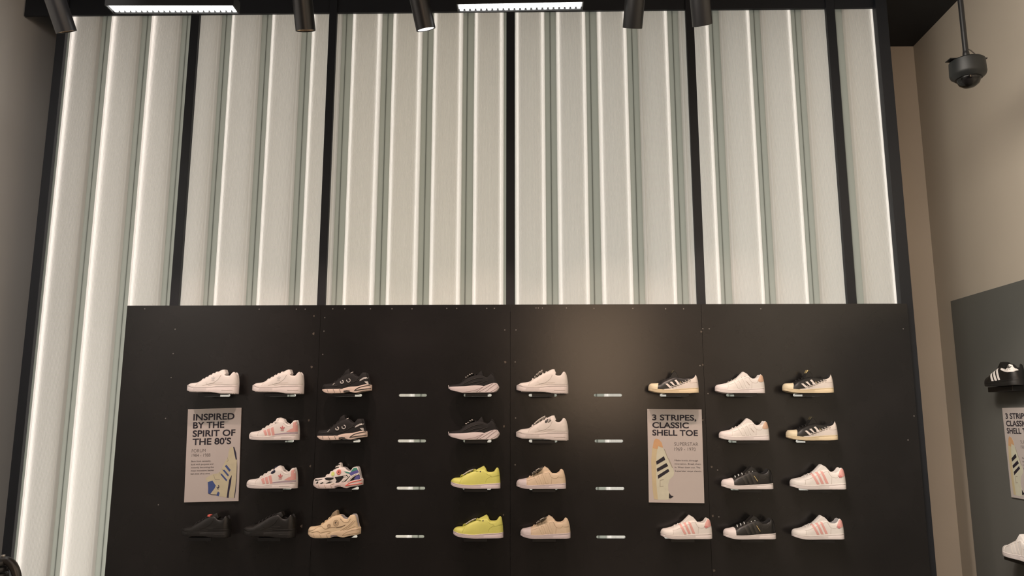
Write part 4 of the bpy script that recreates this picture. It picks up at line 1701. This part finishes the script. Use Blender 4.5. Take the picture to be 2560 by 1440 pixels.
# black sneaker with white stripes and heel
q = right_item(2474, 968, 0.10)
LR = 0.305
r = shoe_root('black sneaker with white stripes and white heel on the grey right wall panel', None, LR)
sh = Shoe('superstar', LR)
build_sole(sh, BLACKR, r)
build_upper(sh, BLACKL, DARKL, r)
build_cap(sh, BLACKR, r, 0.205, 0.0, 0.006)
for qd in S_STRIPES:
    patch(sh, [(x - 0.02, z) for x, z in qd], WHITE, r, 'stripe', off=0.006)
hp = patch(sh, [(.66, .295), (.68, .315), (.80, .275), (.865, .32), (.905, .375), (.945, .355), (.985, .26), (.97, .235), (.88, .232), (.80, .245), (.70, .275)], WHITE, r, 'heel_tab', off=0.013, grid=0.014)
trefoil(sh, .915, .30, .06, SEAMB, r, off=0.016)
build_tongue(sh, BLACKL, r)
build_laces(sh, BLACKM, r, 6)
r.location = q
r.rotation_euler = (0, 0, ang_r)
e = right_item(2469, 969, 0.115)
block_shelf('black block shelf under the black sneaker with white heel', Vector((e.x, e.y, q.z - 0.001)), 0.24, 0.094, 0.028)

q = right_item(2519, 1386, 0.10)
r, sh = shell_toe('white sneaker at the bottom right corner, below the right wall poster', None, LR, WHITE, WHITE2, WHITE, WHITE, WHITE, WHITEL, WHITE, WHITE, SEAMW)
r.location = q
r.rotation_euler = (0, 0, ang_r)
e = right_item(2509, 1388, 0.115)
block_shelf('black block shelf under the white sneaker at the bottom right corner', Vector((e.x, e.y, q.z - 0.001)), 0.24, 0.094, 0.028)

# ================================================================= TRACK LIGHTS
Y_TR = 3.22


def spot(label, bx, by, roll, tilt, lit, power, color, target=None, blend=0.6, angle=50):
    """Cylinder spot; (bx, by) pixel of the lower rim centre."""
    p = at(bx, by, Y_TR)
    RAD, LEN = 0.044, 0.165
    root = empty('track_spotlight', p)
    tag(root, label, 'spotlight', 'black track spotlights')
    mt = Matrix.Rotation(R(roll), 4, 'Y') @ Matrix.Rotation(R(tilt), 4, 'X')
    root.matrix_world = Matrix.Translation(p) @ mt
    bm = bmesh.new()
    lathe(bm, [(RAD - 0.005, 0.022), (RAD - 0.003, 0.0), (RAD, 0.0), (RAD, LEN - 0.004), (RAD - 0.004, LEN), (0, LEN)], 32)
    obj('housing', bm, M_SPOT, root, True, 30)
    bm = bmesh.new()
    lathe(bm, [(0, 0.045), (0.014, 0.042), (RAD - 0.006, 0.004)], 28)
    obj('reflector', bm, mat('reflector_warm', (0.55, 0.42, 0.28), 0.25, 0.9), root, True)
    bm = bmesh.new()
    lathe(bm, [(0, 0.0405), (0.013, 0.0405), (0.013, 0.039), (0, 0.039)] if lit < 2 else [(0, 0.006), (RAD - 0.008, 0.006), (RAD - 0.008, 0.002), (0, 0.002)], 20)
    obj('lens', bm, glow('spot_lens_warm', (1.0, 0.72, 0.42), 9.0) if lit < 2 else glow('spot_lens_white', (1.0, 0.96, 0.92), 3.0), root)
    # bracket going up to the track
    ct = (mt.inverted().to_3x3() @ Vector((0, 0, 1)))
    bm = bmesh.new()
    a = Vector((0, 0, LEN - 0.02))
    tube(bm, [a, a + ct * 0.10], 0.011, 10)
    obj('stem', bm, M_SPOT, root, True, 40)
    ld = bpy.data.lights.new('spot_beam', 'SPOT')
    ld.energy = power
    ld.color = color
    ld.spot_size = R(angle)
    ld.spot_blend = blend
    ld.shadow_soft_size = 0.03
    lo = bpy.data.objects.new('spot_beam', ld)
    COL.objects.link(lo)
    ax = mt.to_3x3() @ Vector((0, 0, -1))
    dirv = ax if target is None else (Vector(target) - p).normalized()
    lo.location = p + ax * 0.012
    lo.rotation_euler = dirv.to_track_quat('-Z', 'Y').to_euler()
    return p


WARM = (1.0, 0.725, 0.61)
WARM2 = (1.0, 0.73, 0.58)


def board_pt(px, py):
    return at(px, py, YB)


SP = []
SP.append(spot('black track spotlight at the left end, in front of the left end post', 166, 80, -11, 27, 1, 60, WARM, board_pt(570, 1010), angle=44))
SP.append(spot('black track spotlight with warm lens, left of the third light wall post', 764, 77, -3, 20, 1, 68, WARM, board_pt(800, 1190), angle=56))
SP.append(spot('black tilted track spotlight with bright white lens, left of the middle post', 1065, 74, -12, 19, 2, 68, WARM, board_pt(1220, 1150), angle=54))
SP.append(spot('black upright track spotlight right of the second louvre light', 1581, 70, 3, 32, 1, 60, WARM2, board_pt(1520, 1080), angle=52))
SP.append(spot('black tilted track spotlight in front of the fifth light wall post', 1756, 63, -12, 31, 1, 56, WARM, board_pt(1890, 1130), angle=58))

# a spot beam added out of view, with no fixture, to brighten the right wall display
_sd = bpy.data.lights.new('spot_beam', 'SPOT')
_sd.energy, _sd.color, _sd.spot_size, _sd.spot_blend, _sd.shadow_soft_size = 150, (1.0, 0.82, 0.70), R(44), 0.7, 0.04
_so = bpy.data.objects.new('spot_beam', _sd)
COL.objects.link(_so)
_so.location = (0.75, 2.55, 3.25)
_so.rotation_euler = (Vector((2.35, 3.75, 1.25)) - _so.location).to_track_quat('-Z', 'Y').to_euler()
Z_TRACK = max(p.z for p in SP) + 0.215
xa, xb = X_LEFT + 0.25, X_FR + 0.1
root = empty('light_track', ((xa + xb) / 2, Y_TR, Z_TRACK))
tag(root, 'black lighting track carrying the spotlights and louvre lights', 'light track')
w = (xb - xa) / 2
boxobj('rail', -w, w, -0.018, 0.018, 0, 0.034, M_SPOT, root, 0.002)
for fx in (-0.8, 0.0, 0.8):
    bm = bmesh.new()
    tube(bm, [(fx * w, 0, 0.034), (fx * w, 0, Z_CEIL - Z_TRACK)], 0.006, 8)
    obj('suspension_rod', bm, M_SPOT, root, True)


def louvre(label, pl, pr, n):
    a, b = at(*pl, Y_TR + 0.0), at(*pr, Y_TR + 0.0)
    ln = (b - a).length
    root = empty('louvre_light', a)
    root.rotation_euler = (0, -math.atan2(b.z - a.z, b.x - a.x), 0)
    tag(root, label, 'linear light', 'white louvre track lights')
    wd = 0.034
    bm = bmesh.new()
    box(bm, -0.006, ln + 0.006, -wd - 0.004, -wd, 0.0, 0.05)
    box(bm, -0.006, ln + 0.006, wd, wd + 0.004, 0.0, 0.05)
    box(bm, -0.006, -0.001, -wd, wd, 0.0, 0.05)
    box(bm, ln + 0.001, ln + 0.006, -wd, wd, 0.0, 0.05)
    box(bm, -0.006, ln + 0.006, -wd - 0.004, wd + 0.004, 0.05, 0.055)
    obj('housing', bm, M_SPOT, root)
    boxobj('reflector_plate', 0, ln, -wd, wd, 0.016, 0.019, mat('louvre_white', (0.8, 0.8, 0.8), 0.4, emit=(1.0, 0.98, 0.95), estr=1.0), root)
    p = ln / n
    for k in range(n):
        boxobj('louvre_cell', (k + 0.16) * p, (k + 0.82) * p, -wd + 0.002, wd - 0.002, 0.004, 0.016, glow('louvre_lit', (1.0, 0.98, 0.95), 3.2), root, 0.003)
    for fx in (0.2, 0.8):
        bm = bmesh.new()
        zz = Z_TRACK - a.z
        tube(bm, [(ln * fx, 0, 0.054), (ln * fx, 0, zz)], 0.007, 8)
        obj('bracket', bm, M_SPOT, root, True)
    return root


louvre('white glowing louvre light near the left wall, above the first planks', (276, 24), (588, 24), 22)
louvre('white glowing louvre light above the middle post', (1146, 21), (1455, 15), 22)

# ================================================================= DOME CAMERA
Y_DC = 3.75
p = at(2421, 192, Y_DC)
k = (at(2462, 192, Y_DC).x - at(2377, 192, Y_DC).x) / 85.0      # metres per pixel there
root = empty('dome_camera', p)
tag(root, 'black dome security camera hanging from a ceiling pole by the right wall', 'security camera')
bm = bmesh.new()
lathe(bm, [(0, 44 * k), (38 * k, 43 * k), (41 * k, 40 * k), (42 * k, 8 * k), (40 * k, 2 * k), (31 * k, -6 * k), (28 * k, -6 * k), (28 * k, 0), (0, 2 * k)], 36)
obj('housing', bm, mat('camera_black', (0.006, 0.0075, 0.008), 0.5), root, True, 30)
bm = bmesh.new()
box(bm, -48 * k, 46 * k, -12 * k, 12 * k, 44 * k, 46 * k, 0.001)
obj('mounting_plate', bm, M_BLACK, root)
bm = bmesh.new()
lathe(bm, [(28 * k, -1 * k), (27.5 * k, -9 * k), (23 * k, -19 * k), (14 * k, -26 * k), (0, -29 * k)], 32)
obj('dome_cover', bm, clear_glass('dome_smoked', (0.62, 0.60, 0.60)), root, True)
bm = bmesh.new()
lathe(bm, [(0, 0), (17 * k, -2 * k), (18 * k, -12 * k), (12 * k, -20 * k), (0, -23 * k)], 24)
obj('lens_ball', bm, mat('lens_black', (0.01, 0.01, 0.012), 0.2), root, True, 40)
zt = Z_CEIL - p.z
bm = bmesh.new()
tube(bm, [(0, 0, 46 * k), (0, 0, 62 * k)], [8.5 * k, 8.0 * k], 20)
tube(bm, [(0, 0, 62 * k), (0, 0, 68 * k)], [8.0 * k, 7 * k], 20)
obj('coupling', bm, M_BLACK, root, True, 40)
bm = bmesh.new()
tube(bm, [(0, 0, 66 * k), (0, 0, zt)], 6.6 * k, 20)
obj('pole', bm, M_BLACK, root, True, 40)
bm = bmesh.new()
tube(bm, [(5 * k, -2 * k, 74 * k), (12 * k, -2 * k, 70 * k), (20 * k, -2 * k, 62 * k), (26 * k, -2 * k, 52 * k), (27 * k, -2 * k, 44 * k)], 1.3 * k, 8)
obj('cable', bm, mat('cable_brown', (0.05, 0.04, 0.035), 0.5), root, True)

# ================================================================= CURVED HANDLE, LOWER LEFT
Y_H = 1.55
p = at(14, 1425, Y_H)
k = 1.0 / FPX * Y_H * 1.06
root = empty('curved_handle', p)
tag(root, 'black curved tube handle with ribbed grip, at the lower left corner', 'handle')


def hp_(px, py):
    return at(px, py, Y_H) - p


bm = bmesh.new()
tube(bm, [hp_(-8, 1402), hp_(8, 1402)] + [hp_(14 + 29 * math.sin(R(a)), 1402 + 52 * (1 - math.cos(R(a)))) for a in range(0, 91, 6)] + [hp_(43.5, 1480), hp_(44, 1520)], 9.5 * k, 18)
obj('tube', bm, mat('handle_black', (0.022, 0.019, 0.017), 0.35), root, True, 50)
bm = bmesh.new()
for a in range(6):
    pa_, pb_ = hp_(-8 + a * 0.5, 1424 + a * 16 - 22), hp_(-8 + a * 0.5, 1424 + a * 16 - 8)
    tube(bm, [pa_, pa_ + (pb_ - pa_) * 0.15, pa_ + (pb_ - pa_) * 0.85, pb_], [21 * k, 23 * k, 23 * k, 21 * k], 20)
obj('grip', bm, mat('grip_black', (0.012, 0.012, 0.013), 0.4), root, True, 50)
bm = bmesh.new()
tube(bm, [hp_(8, 1394), hp_(8, 1390), hp_(8, 1387)], [3 * k, 5 * k, 4.5 * k], 12)
obj('screw_knob', bm, mat('knob_steel', (0.5, 0.5, 0.5), 0.3, 0.8), root, True, 40)
bm = bmesh.new()
tube(bm, [hp_(-8, 1492), hp_(-8, 2250)], 14 * k, 14)
tube(bm, [hp_(44, 1515), hp_(44, 2250)], 10.5 * k, 14)
obj('stand', bm, mat('handle_black', (0.022, 0.019, 0.017), 0.35), root, True, 50)
